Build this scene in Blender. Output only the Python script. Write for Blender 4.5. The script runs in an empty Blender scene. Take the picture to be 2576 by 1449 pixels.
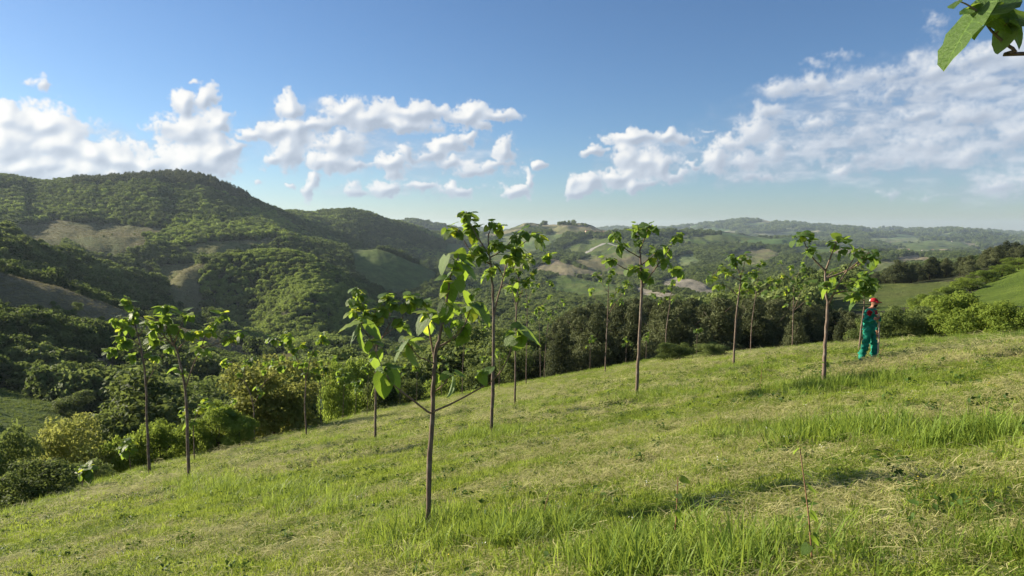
import bpy, bmesh, math, random
import numpy as np
from mathutils import Vector, Matrix, Euler, Quaternion

# ------------------------------------------------------------------ camera, light, exposure
SC = bpy.context.scene
COL = SC.collection
EYE = 1.65
FOV = math.radians(74.0)
PITCH = math.radians(5.0)
SUN_AZ, SUN_EL = math.radians(-67.0), math.radians(20.0)     # azimuth from straight ahead (+Y) towards +X
SUN_STRENGTH, SKY_STRENGTH, EXPOSURE = 5.0, 0.05, 1.3

cam_data = bpy.data.cameras.new('camera')
cam_data.sensor_width = 36.0
cam_data.lens = 18.0 / math.tan(FOV / 2)
cam_data.clip_start, cam_data.clip_end = 0.05, 60000.0
cam = bpy.data.objects.new('camera', cam_data)
COL.objects.link(cam)
cam.location = (0, 0, EYE)
cam.rotation_euler = (math.pi / 2 - PITCH, 0, 0)
SC.camera = cam

SC.render.engine = 'CYCLES'
SC.cycles.use_denoising = True
SC.cycles.max_bounces = 6
SC.cycles.diffuse_bounces = 3
SC.cycles.transmission_bounces = 4
SC.cycles.volume_bounces = 0
SC.cycles.sample_clamp_indirect = 6.0
SC.view_settings.view_transform = 'Standard'
SC.view_settings.look = 'None'
SC.view_settings.gamma = 1.0
SC.view_settings.exposure = EXPOSURE
SC.view_settings.use_curve_mapping = False

sun_dir = Vector((math.sin(SUN_AZ) * math.cos(SUN_EL), math.cos(SUN_AZ) * math.cos(SUN_EL), math.sin(SUN_EL)))
sl = bpy.data.lights.new('sun', 'SUN')
sl.energy = SUN_STRENGTH
sl.angle = math.radians(0.5)
sl.color = (1.0, 0.88, 0.68)
so = bpy.data.objects.new('sun', sl)
so.rotation_euler = sun_dir.to_track_quat('Z', 'Y').to_euler()
COL.objects.link(so)

# picture rays of the survey photograph (2576 x 1449 grid): where things stand is found by meeting the ground
W, H = 2576.0, 1449.0
FPX = W / 2 / math.tan(FOV / 2)
cp, sp = math.cos(PITCH), math.sin(PITCH)
def ray(px, py):
    xc = (np.asarray(px, float) - W / 2) / FPX
    yc = -(np.asarray(py, float) - H / 2) / FPX
    return xc, cp + sp * yc, -sp + cp * yc
def angles(px, py):
    x, y, z = ray(px, py)
    return np.arctan2(x, y), z / np.hypot(x, y)
def at_depth(px, py, d):
    x, y, z = ray(px, py)
    return np.array([x * d, y * d, EYE + z * d])

# ------------------------------------------------------------------ numeric noise
def vnoise(x, y, seed=0, wrap=None):
    xi = np.floor(x).astype(np.int64); yi = np.floor(y).astype(np.int64)
    fx = x - xi; fy = y - yi
    fx = fx * fx * fx * (fx * (fx * 6 - 15) + 10); fy = fy * fy * fy * (fy * (fy * 6 - 15) + 10)
    def h(a, b):
        if wrap: a = a % wrap
        n = (a * 374761393 + b * 668265263 + seed * 974634777) & 0xFFFFFFFF
        n = ((n ^ (n >> 13)) * 1274126177) & 0xFFFFFFFF
        n = n ^ (n >> 16)
        return (n & 0xFFFF) / 65535.0
    a = h(xi, yi); b = h(xi + 1, yi); c = h(xi, yi + 1); d = h(xi + 1, yi + 1)
    return (a + (b - a) * fx) * (1 - fy) + (c + (d - c) * fx) * fy
def fbm(x, y, seed=0, octv=4, gain=0.5, wrap=None):
    s = 0.0; a = 1.0; t = 0.0
    for o in range(octv):
        s = s + a * vnoise(x * 2 ** o, y * 2 ** o, seed + o * 17, wrap * 2 ** o if wrap else None)
        t += a; a *= gain
    return s / t
def sstep(a, b, x):
    t = np.clip((x - a) / (b - a), 0, 1)
    return t * t * (3 - 2 * t)

# ------------------------------------------------------------------ the world: Nishita sky with a computed cloud cover over it
CLOUDS = [  # centre and half sizes of the cumulus heaps seen in the photograph, strength
 (40,300,80,45,1),(110,320,95,55,1),(0,365,140,90,1),(150,375,110,60,1),(90,425,190,50,1),(250,390,70,45,1),(310,402,65,42,1),(210,432,170,32,1),
 (-120,330,120,90,1),(-260,380,160,80,1),
 (485,335,75,65,1),(465,270,38,40,1),(520,255,30,34,.95),(545,305,45,32,1),(435,320,52,16,.85),(490,405,100,55,1),(545,375,48,62,1),(370,412,65,34,1),
 (592,373,36,18,.95),
 (732,272,40,36,1),(750,318,36,44,1),(700,335,85,20,.9),(640,332,55,14,.8),(722,382,40,50,1),(692,410,36,16,.9),(800,310,75,26,1),(872,283,62,36,1),(852,362,74,40,1),(842,408,76,28,1),
 (940,290,80,36,1),(1050,285,130,28,1),(1000,315,130,26,.9),(1180,292,64,30,1),(1250,292,54,14,.9),(1212,320,32,20,.9),(905,410,42,16,.9),
 (790,450,20,32,.8),(775,482,18,26,.75),(730,465,16,12,.7),(652,460,12,10,.6),
 (978,415,48,32,1),(1022,385,30,24,.9),(1085,388,40,24,1),(1130,365,44,26,1),(1168,348,28,20,.95),(1150,412,80,18,.75),(1268,378,30,28,1),(1245,412,62,16,.75),(1205,432,95,14,.65),
 (890,477,44,15,.85),(975,473,54,24,.95),(1060,468,52,20,.9),(1160,478,54,18,.85),(1295,480,48,18,.95),(1332,452,18,22,.9),(1353,418,15,10,.95),
 (1600,345,85,22,1),(1690,348,60,22,.95),(1580,400,55,50,1),(1560,445,64,26,1),(1482,460,46,24,1),(1440,482,26,26,1),(1630,410,80,40,.95),(1665,420,40,40,1),(1600,468,70,16,.8),(1740,345,40,12,.6),
 (1922,290,48,36,1),(1905,330,62,40,1),(1850,362,58,42,1),(1800,402,44,50,1),(1880,410,62,38,1),(1900,445,110,18,.8),(1955,375,40,50,.95),(1742,416,26,12,.95),(1700,440,40,20,.7),
 (1490,380,36,12,.8),(1780,322,24,7,.6),
 (1975,225,70,34,1),(2060,212,66,30,1),(2190,200,150,36,.8),(2340,180,150,50,.85),(2480,150,140,52,.95),(2600,130,160,60,1),(2450,210,180,36,.8),(2260,232,150,24,.7),
 (2050,310,80,26,.85),(2160,335,160,50,.75),(2320,360,170,62,.8),(2310,290,76,34,1),(2450,290,140,44,1),(2560,330,150,66,.95),(2420,390,170,36,.75),(2230,400,170,40,.7),(2050,370,120,50,.6),
 (2120,435,36,30,.95),(2150,400,30,34,.9),(2000,375,14,14,.8),(2068,412,14,8,.8),
 (2350,55,32,44,.55),(2110,140,42,22,.6),(2050,165,40,12,.5),(2232,482,26,20,.75),(2505,462,58,36,.95),(2575,450,40,40,.95),(2350,497,70,10,.6),
 (100,206,18,12,.6),(490,215,10,8,.5),(2750,230,180,80,1),(2800,380,150,60,.9)]
VEIL = [(2280,340,480,130,.95),(2480,215,330,95,.95),(1930,415,230,55,.8),(2100,230,200,40,.7),(1640,410,150,70,.7),(1110,400,230,60,.6),(860,350,220,90,.7),(130,400,330,80,.7),(500,380,130,80,.7),(1020,480,230,24,.5),(2500,470,160,50,.6),(-300,380,300,100,.7),(2900,300,300,180,.9)]
def puffs(x, y, seed, wrap, keep=1.0):
    """height of a layer of rounded puffs, one per lattice cell (0 in the creases, 1 on top)"""
    xi = np.floor(x).astype(np.int64); yi = np.floor(y).astype(np.int64)
    best = np.zeros_like(x)
    def h(a, b, k):
        n = ((a % wrap) * 374761393 + b * 668265263 + (seed * 7 + k) * 974634777) & 0xFFFFFFFF
        n = ((n ^ (n >> 13)) * 1274126177) & 0xFFFFFFFF
        return ((n ^ (n >> 16)) & 0xFFFF) / 65535.0
    for dx in (-1, 0, 1):
        for dy in (-1, 0, 1):
            a = xi + dx; b = yi + dy
            cx = a + .15 + .7 * h(a, b, 0); cy = b + .15 + .7 * h(a, b, 1); r = .55 + .5 * h(a, b, 2)
            q = 1 - ((x - cx) ** 2 + (y - cy) ** 2) / (r * r)
            best = np.maximum(best, np.sqrt(np.clip(q, 0, 1)) * r)
    return best
def cloud_fields(thx, el):
    """cover and light of the clouds at the given azimuths and elevations (degrees)"""
    A, E = np.meshgrid(thx, el)
    step = abs(el[1] - el[0])
    U = ((A + 360) % 360) / 4.0; Vv = E / 4.0
    hx = (fbm(U * 4, Vv * 4, 3, 3, wrap=360) - .5); hy = (fbm(U * 4 + 40, Vv * 4, 9, 3, wrap=360) - .5)
    M = np.zeros_like(A) - 1.0
    B = np.zeros_like(A) + 60.0                        # height above the base of the heap, degrees
    for (px, py, rx, ry, wgt) in CLOUDS:
        a, t = angles(px, py)
        a = math.degrees(a); e = math.degrees(math.atan(t))
        k = math.degrees(1 / FPX) * (math.cos(math.radians(a)) * 0.25 + .75)
        ex, ey = rx * k, ry * k
        ii = np.where(np.abs(A[0] - a) < ex * 2.2)[0]; jj = np.where(np.abs(E[:, 0] - e) < ey * 2.2 + .5)[0]
        if not len(ii) or not len(jj): continue
        sub = np.ix_(jj, ii)
        q = np.sqrt(((A[sub] - a + hx[sub] * 1.3) / ex) ** 2 + ((E[sub] - e + hy[sub] * 1.3) / ey) ** 2)
        M[sub] = np.maximum(M[sub], wgt * (1.0 - q * .95) * .95)
    out = np.clip(sstep(44, 60, np.abs(A)) + sstep(22, 34, E), 0, 1)
    far = fbm(U * .9 + 7, Vv * 2.2 + 3, 31, 4, wrap=81)
    M = np.maximum(M, np.where(out > 0, (far - .56) * 4.0 * out - (1 - out), -1))
    wx = U + hx * .30; wy = Vv * 1.08 + hy * .30
    H1 = puffs(wx * 3, wy * 3, 1, 270); H2 = puffs(wx * 7 + hy * .8, wy * 7, 2, 630); H3 = puffs(wx * 16, wy * 16 + hx, 3, 1440); H4 = puffs(wx * 35, wy * 35, 4, 3150)
    n2 = fbm(U * 18, Vv * 19, 15, 5, .62, wrap=1620)
    D = M - .06 - .13 * sstep(11, 20, A) + (H1 - .55) * .42 + (H2 - .55) * .30 + (H3 - .55) * .14 + (n2 - .5) * .50
    soft = .42 + .42 * sstep(10, 26, A)
    alpha = sstep(0.0, soft, D)
    # relief of the heap seen from here, lit from the upper left
    def blur(a, deg):
        k = int(round(deg / step))
        if k < 1: return a
        for _ in range(2):
            p = np.pad(a, ((0, 0), (k + 1, k)), 'edge'); c = np.cumsum(p, 1); a = (c[:, 2 * k + 1:] - c[:, :-2 * k - 1]) / (2 * k + 1)
            p = np.pad(a, ((k + 1, k), (0, 0)), 'edge'); c = np.cumsum(p, 0); a = (c[2 * k + 1:] - c[:-2 * k - 1]) / (2 * k + 1)
        return a
    Mb = blur(np.clip(M, -.1, .9), .22)
    Hh = Mb * 4.4 + blur(H1, .12) * .85 + blur(H2, .09) * .20 + blur(H3, .06) * .05 + (n2 - .5) * .07
    gy, gx = np.gradient(Hh, step, step)
    gx = gx * np.sign(thx[1] - thx[0]); gy = gy * np.sign(el[1] - el[0])
    nx, ny, nz = -gx * .55, -gy * .55, 1.0
    L = np.array([-.60, .70, .38]); L /= np.linalg.norm(L)
    lam = (nx * L[0] + ny * L[1] + nz * L[2]) / np.sqrt(nx * nx + ny * ny + 1)
    lam = blur(lam, .08)
    crease = np.clip(blur(H1, .16) * .6 + blur(H2, .1) * .4, 0, 1)
    light = .42 + .52 * lam + .36 * (crease - .55)
    thin = 1 - sstep(.0, .8, D)
    light = light * (1 - .5 * thin) + .64 * .5 * thin
    light = light + .10 * sstep(-10, -34, A) - .11 * sstep(12, 28, A) * (1 - .8 * sstep(.55, .8, light))
    sb = sstep(11, 22, A) * .48
    light = light * (1 - sb) + sb * (.55 + .55 * (fbm(U * 2.0 + 3, Vv * 5, 91, 4, .5, wrap=180) - .5))
    veil = np.zeros_like(A)                            # thin grey veil behind the heaps
    for (px, py, rx, ry, wgt) in VEIL:
        a, t = angles(px, py); a = math.degrees(a); e = math.degrees(math.atan(t)); k = math.degrees(1 / FPX) * (math.cos(math.radians(a)) * .25 + .75)
        q = np.sqrt(((A - a + hx * 2.5) / (rx * k)) ** 2 + ((E - e + hy * 1.8) / (ry * k)) ** 2)
        veil = np.maximum(veil, wgt * sstep(1.2, .3, q))
    wisp = fbm(U * 2.2 + 31, Vv * 7, 71, 6, .58, wrap=198)
    veil = np.clip(veil * (.25 + 1.6 * np.clip(wisp - .22, 0, 1)), 0, .86)
    vl = np.clip(.36 + 1.1 * (wisp - .5), .15, .66)
    at = alpha + veil * (1 - alpha)
    light = (np.clip(light, 0, 1) * alpha + vl * veil * (1 - alpha)) / np.maximum(at, 1e-4)
    return at * sstep(-1.0, 2.5, E) * .97, light
def cloud_image():
    NX, NY = 6144, 3072
    def columns(n): return np.degrees((np.arange(n) + .5) / n * 2 * math.pi - math.pi / 2)      # texture column -> azimuth from +Y
    def rows(n): return ((np.arange(n) + .5) / n - .5) * 180.0
    img = np.zeros((NY, NX, 4), np.float32)
    c = columns(NX // 4); c = (c + 180) % 360 - 180
    r = rows(NY // 4); k = r > -3
    al, li = cloud_fields_split(c, r[k])
    o = np.argmax(k) * 4
    for ch, f in ((0, al), (1, li)):
        f4 = np.repeat(np.repeat(f, 4, 0), 4, 1)
        img[o:o + f4.shape[0], :, ch] = f4
    C = columns(NX); jw = np.where(np.abs(C) < 46)[0]; R = rows(NY); iw = np.where((R > -2) & (R < 33))[0]
    al, li = cloud_fields(C[jw], R[iw])
    img[iw[0]:iw[-1] + 1, jw[0]:jw[-1] + 1, 0] = al
    img[iw[0]:iw[-1] + 1, jw[0]:jw[-1] + 1, 1] = li
    img[:, :, 3] = 1
    im = bpy.data.images.new('cloud_cover', NX, NY, float_buffer=True, is_data=True)
    im.pixels.foreach_set(img.ravel())
    im.update()
    im.pack()
    return im
def cloud_fields_split(c, r):
    k = int(np.argmin(np.diff(c))) + 1                 # where the azimuth wraps
    a1, l1 = cloud_fields(c[:k], r); a2, l2 = cloud_fields(c[k:], r)
    return np.hstack([a1, a2]), np.hstack([l1, l2])

world = bpy.data.worlds.new('World')
SC.world = world
world.use_nodes = True
wt = world.node_tree
wt.nodes.clear()
w_out = wt.nodes.new('ShaderNodeOutputWorld')
w_bg = wt.nodes.new('ShaderNodeBackground')
w_bg.inputs['Strength'].default_value = SKY_STRENGTH
sky_tex = wt.nodes.new('ShaderNodeTexSky')
sky_tex.sky_type = 'NISHITA'
sky_tex.sun_disc = False
sky_tex.sun_elevation = SUN_EL
sky_tex.sun_rotation = SUN_AZ
sky_tex.altitude = 300
sky_tex.air_density = 1.0
sky_tex.dust_density = 0.35
sky_tex.ozone_density = 4.0
w_co = wt.nodes.new('ShaderNodeTexCoord')
w_env = wt.nodes.new('ShaderNodeTexEnvironment')
w_env.image = cloud_image()
w_env.interpolation = 'Cubic'
wt.links.new(w_co.outputs['Generated'], w_env.inputs['Vector'])
w_sep = wt.nodes.new('ShaderNodeSeparateColor')
wt.links.new(w_env.outputs['Color'], w_sep.inputs['Color'])
w_ramp = wt.nodes.new('ShaderNodeValToRGB')
w_ramp.color_ramp.elements[0].position = 0.30
w_ramp.color_ramp.elements[0].color = (3.6, 4.15, 5.0, 1)
w_ramp.color_ramp.elements[1].position = 0.98
w_ramp.color_ramp.elements[1].color = (8.2, 8.1, 7.85, 1)
e = w_ramp.color_ramp.elements.new(0.62)
e.color = (5.2, 5.7, 6.4, 1)
wt.links.new(w_sep.outputs['Green'], w_ramp.inputs['Fac'])
w_mix = wt.nodes.new('ShaderNodeMix')
w_mix.data_type = 'RGBA'
wt.links.new(w_sep.outputs['Red'], w_mix.inputs[0])
w_tint = wt.nodes.new('ShaderNodeMix')
w_tint.data_type = 'RGBA'; w_tint.blend_type = 'MULTIPLY'
w_tint.inputs[0].default_value = 1.0
w_tint.inputs[7].default_value = (0.87, 0.95, 1.05, 1)
wt.links.new(sky_tex.outputs['Color'], w_tint.inputs[6])
wt.links.new(w_tint.outputs[2], w_mix.inputs[6])
wt.links.new(w_ramp.outputs['Color'], w_mix.inputs[7])
wt.links.new(w_mix.outputs[2], w_bg.inputs['Color'])
wt.links.new(w_bg.outputs['Background'], w_out.inputs['Surface'])

# ------------------------------------------------------------------ helpers
def mesh_np(name, verts, faces, uv=None, attrs=None, smooth=False, mat_idx=None):
    """verts (n,3); faces (m,k) int array or list of such arrays with different k"""
    if not isinstance(faces, list): faces = [faces]
    faces = [np.asarray(f, np.int32) for f in faces if len(f)]
    me = bpy.data.meshes.new(name)
    verts = np.asarray(verts, np.float32)
    me.vertices.add(len(verts))
    me.vertices.foreach_set('co', verts.ravel())
    nl = sum(f.size for f in faces); npoly = sum(len(f) for f in faces)
    me.loops.add(nl); me.polygons.add(npoly)
    me.loops.foreach_set('vertex_index', np.concatenate([f.ravel() for f in faces]))
    starts = []; s = 0
    for f in faces:
        starts.append(s + np.arange(len(f)) * f.shape[1]); s += f.size
    me.polygons.foreach_set('loop_start', np.concatenate(starts).astype(np.int32))
    me.update(calc_edges=True)
    if smooth: me.polygons.foreach_set('use_smooth', np.ones(npoly, bool))
    if mat_idx is not None: me.polygons.foreach_set('material_index', np.asarray(mat_idx, np.int32))
    if attrs:
        for k, v in attrs.items():
            v = np.asarray(v)
            if v.ndim == 1:
                if v.dtype.kind in 'iu':
                    a = me.attributes.new(k, 'INT', 'POINT'); a.data.foreach_set('value', v.astype(np.int32))
                else:
                    a = me.attributes.new(k, 'FLOAT', 'POINT'); a.data.foreach_set('value', v.astype(np.float32))
            else:
                a = me.attributes.new(k, 'FLOAT_VECTOR', 'POINT'); a.data.foreach_set('vector', v.astype(np.float32).ravel())
    if uv is not None:
        l = me.uv_layers.new(name='uv')
        vi = np.concatenate([f.ravel() for f in faces])
        l.data.foreach_set('uv', np.asarray(uv, np.float32)[vi].ravel())
    return me
def link(name, data, parent=None, loc=None, mats=(), **props):
    o = bpy.data.objects.new(name, data)
    COL.objects.link(o)
    if parent is not None: o.parent = parent
    if loc is not None: o.location = loc
    if data is not None and hasattr(data, 'materials'):
        for m in mats: data.materials.append(m)
    for k, v in props.items(): o[k] = v
    return o
def thing(name, label, cat, loc, group=None, data=None, mats=()):
    o = link(name, data, None, loc, mats, label=label, category=cat)
    if group: o['group'] = group
    return o
def tube(path, radii, sides=7, seed=0, caps=True):
    path = np.asarray(path, float); n = len(path)
    radii = np.broadcast_to(np.asarray(radii, float), (n,))
    tang = np.gradient(path, axis=0)
    tang /= np.linalg.norm(tang, axis=1)[:, None] + 1e-9
    ref = np.array([0.31, 0.95, 0.05]) if abs(tang[0][2]) > .7 else np.array([0, 0, 1.0])
    vs = []
    for i in range(n):
        a = np.cross(tang[i], ref); a /= np.linalg.norm(a) + 1e-9
        b = np.cross(tang[i], a)
        th = np.linspace(0, 2 * np.pi, sides, endpoint=False)
        vs.append(path[i] + radii[i] * (np.cos(th)[:, None] * a + np.sin(th)[:, None] * b))
    v = np.concatenate(vs)
    i, j = np.meshgrid(np.arange(n - 1), np.arange(sides), indexing='ij')
    j2 = (j + 1) % sides
    f = np.stack([i * sides + j, i * sides + j2, (i + 1) * sides + j2, (i + 1) * sides + j], -1).reshape(-1, 4)
    v = np.vstack([v, path[-1] + tang[-1] * radii[-1] * .6, path[0]])
    k = n * sides
    t = np.array([[(n - 1) * sides + q, (n - 1) * sides + (q + 1) % sides, k] for q in range(sides)] +
                 [[(q + 1) % sides, q, k + 1] for q in range(sides)])
    return v, f, t
def join_parts(parts):
    V, Q, T, o = [], [], [], 0
    for v, q, t in parts:
        V.append(v); Q.append(q + o); T.append(t + o); o += len(v)
    return np.concatenate(V), [np.concatenate(Q), np.concatenate(T)]
def smooth_path(pts, n):
    """Catmull-Rom through the given points, n samples"""
    p = np.asarray(pts, float)
    if len(p) < 3:
        t = np.linspace(0, 1, n)[:, None]
        return p[0] * (1 - t) + p[-1] * t
    q = np.vstack([2 * p[0] - p[1], p, 2 * p[-1] - p[-2]])
    out = []
    for t in np.linspace(0, len(p) - 1 - 1e-6, n):
        i = int(t); f = t - i
        a, b, c, d = q[i], q[i + 1], q[i + 2], q[i + 3]
        out.append(.5 * (2 * b + (c - a) * f + (2 * a - 5 * b + 4 * c - d) * f * f + (3 * b - a - 3 * c + d) * f ** 3))
    return np.array(out)

# ------------------------------------------------------------------ materials
def new_mat(name):
    m = bpy.data.materials.new(name); m.use_nodes = True
    nt = m.node_tree; nt.nodes.clear()
    out = nt.nodes.new('ShaderNodeOutputMaterial')
    return m, nt, out
def N(nt, t, **kw):
    n = nt.nodes.new(t)
    for k, v in kw.items():
        if k.startswith('i_'): n.inputs[k[2:].replace('_', ' ')].default_value = v
        else: setattr(n, k, v)
    return n
def ramp(nt, fac, stops):
    r = nt.nodes.new('ShaderNodeValToRGB')
    e = r.color_ramp.elements
    while len(e) > 1: e.remove(e[-1])
    e[0].position = stops[0][0]; e[0].color = (*stops[0][1], 1)
    for p, c in stops[1:]:
        q = e.new(p); q.color = (*c, 1)
    nt.links.new(fac, r.inputs['Fac'])
    return r.outputs['Color']
def noise(nt, vec, scale, detail=4.0, rough=.55, dist=0.0):
    n = nt.nodes.new('ShaderNodeTexNoise')
    n.inputs['Scale'].default_value = scale; n.inputs['Detail'].default_value = detail
    n.inputs['Roughness'].default_value = rough; n.inputs['Distortion'].default_value = dist
    if vec is not None: nt.links.new(vec, n.inputs['Vector'])
    return n.outputs['Fac']
def mixc(nt, fac, a, b, mode='MIX'):
    m = nt.nodes.new('ShaderNodeMix'); m.data_type = 'RGBA'; m.blend_type = mode
    for s, v in ((0, fac), (6, a), (7, b)):
        if hasattr(v, 'links') or isinstance(v, bpy.types.NodeSocket): nt.links.new(v, m.inputs[s])
        elif isinstance(v, (int, float)): m.inputs[s].default_value = v
        else: m.inputs[s].default_value = (*v, 1)
    return m.outputs[2]
def math_n(nt, op, a, b=None, c=None):
    m = nt.nodes.new('ShaderNodeMath'); m.operation = op
    for i, v in enumerate((a, b, c)):
        if v is None: continue
        if isinstance(v, bpy.types.NodeSocket): nt.links.new(v, m.inputs[i])
        else: m.inputs[i].default_value = v
    return m.outputs[0]
def pos(nt):
    return nt.nodes.new('ShaderNodeNewGeometry').outputs['Position']
def scaled(nt, vec, s):
    m = nt.nodes.new('ShaderNodeMapping'); m.inputs['Scale'].default_value = s
    nt.links.new(vec, m.inputs['Vector']); return m.outputs['Vector']
def principled(nt, out, color, rough=.8, spec=.2, bump=None, bump_d=.02, bump_s=.6):
    p = nt.nodes.new('ShaderNodeBsdfPrincipled')
    if isinstance(color, bpy.types.NodeSocket): nt.links.new(color, p.inputs['Base Color'])
    else: p.inputs['Base Color'].default_value = (*color, 1)
    p.inputs['Roughness'].default_value = rough
    p.inputs['Specular IOR Level'].default_value = spec
    if bump is not None:
        b = nt.nodes.new('ShaderNodeBump'); b.inputs['Distance'].default_value = bump_d; b.inputs['Strength'].default_value = bump_s
        nt.links.new(bump, b.inputs['Height']); nt.links.new(b.outputs['Normal'], p.inputs['Normal'])
    if out is not None: nt.links.new(p.outputs['BSDF'], out.inputs['Surface'])
    return p
def leafy(name, dark, light, trans=(.25, .35, .05), tf=.3, rough=.7, attr='v', spec=.08, patch=None):
    """foliage or grass: colour from a per-leaf value, the instance and a slow drift over the land"""
    m, nt, out = new_mat(name)
    a = N(nt, 'ShaderNodeAttribute', attribute_name=attr)
    oi = N(nt, 'ShaderNodeObjectInfo')
    f = math_n(nt, 'MULTIPLY_ADD', oi.outputs['Random'], .5, math_n(nt, 'MULTIPLY', a.outputs['Fac'], .5))
    if patch:
        f = math_n(nt, 'ADD', f, math_n(nt, 'MULTIPLY_ADD', noise(nt, pos(nt), patch[0], 2.0), patch[1], -patch[1] * .5))
    c = ramp(nt, f, [(0.1, dark), (0.9, light)])
    p = principled(nt, None, c, rough, spec)
    t = N(nt, 'ShaderNodeBsdfTranslucent')
    tc = mixc(nt, .55, c, trans)
    nt.links.new(tc, t.inputs['Color'])
    mx = N(nt, 'ShaderNodeMixShader'); mx.inputs[0].default_value = tf
    nt.links.new(p.outputs['BSDF'], mx.inputs[1]); nt.links.new(t.outputs['BSDF'], mx.inputs[2])
    nt.links.new(mx.outputs[0], out.inputs['Surface'])
    return m

# ------------------------------------------------------------------ the lie of the land
RNG = np.random.default_rng(7)
P_MAN = at_depth(2185, 905, 19.0)
P_TREE = at_depth(1075, 1340, 7.3)
XB = 11.0
def cross_slope(x): return np.where(x > XB, XB + (x - XB) * .55, x)
_A = np.array([[cross_slope(P_MAN[0]), -P_MAN[1]], [P_TREE[0], -P_TREE[1]]])
SLOPE_X, SLOPE_Y = np.linalg.solve(_A, np.array([P_MAN[2], P_TREE[2]]))
def meadow_plane(x, y): return SLOPE_X * cross_slope(x) - SLOPE_Y * y
# the brow of the hill: how far out it lies in each direction
BROW = [(0,1305),(150,1258),(270,1205),(400,1178),(520,1135),(640,1108),(770,1092),(850,1060),(1000,1020),(1130,985),(1290,957),
        (1400,942),(1530,925),(1650,902),(1760,886),(1880,878),(2000,866),(2100,862),(2250,858),(2400,852),(2576,848)]
bt, br = [], []
for px, py in BROW:
    x, y, z = ray(px, py + 3)
    s = np.linspace(2, 75, 4000)
    gap = EYE + z * s - meadow_plane(x * s, y * s)
    k = np.where(gap <= 0)[0]
    s0 = s[k[0]] if len(k) else s[np.argmin(gap)]
    bt.append(math.atan2(x, y)); br.append(min(s0 * math.hypot(x, y), 58.0))
bt = np.array(bt); br = np.array(br)
BROW_R = br.copy()
bt = np.concatenate([[-math.pi, -1.2], bt, [1.0, 1.6, math.pi]])
br = np.concatenate([[26, 17], np.convolve(np.pad(br, 1, 'edge'), [.2, .6, .2], 'valid'), [36, 45, 26]])
def brow(th): return np.interp(th, bt, br)

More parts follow.
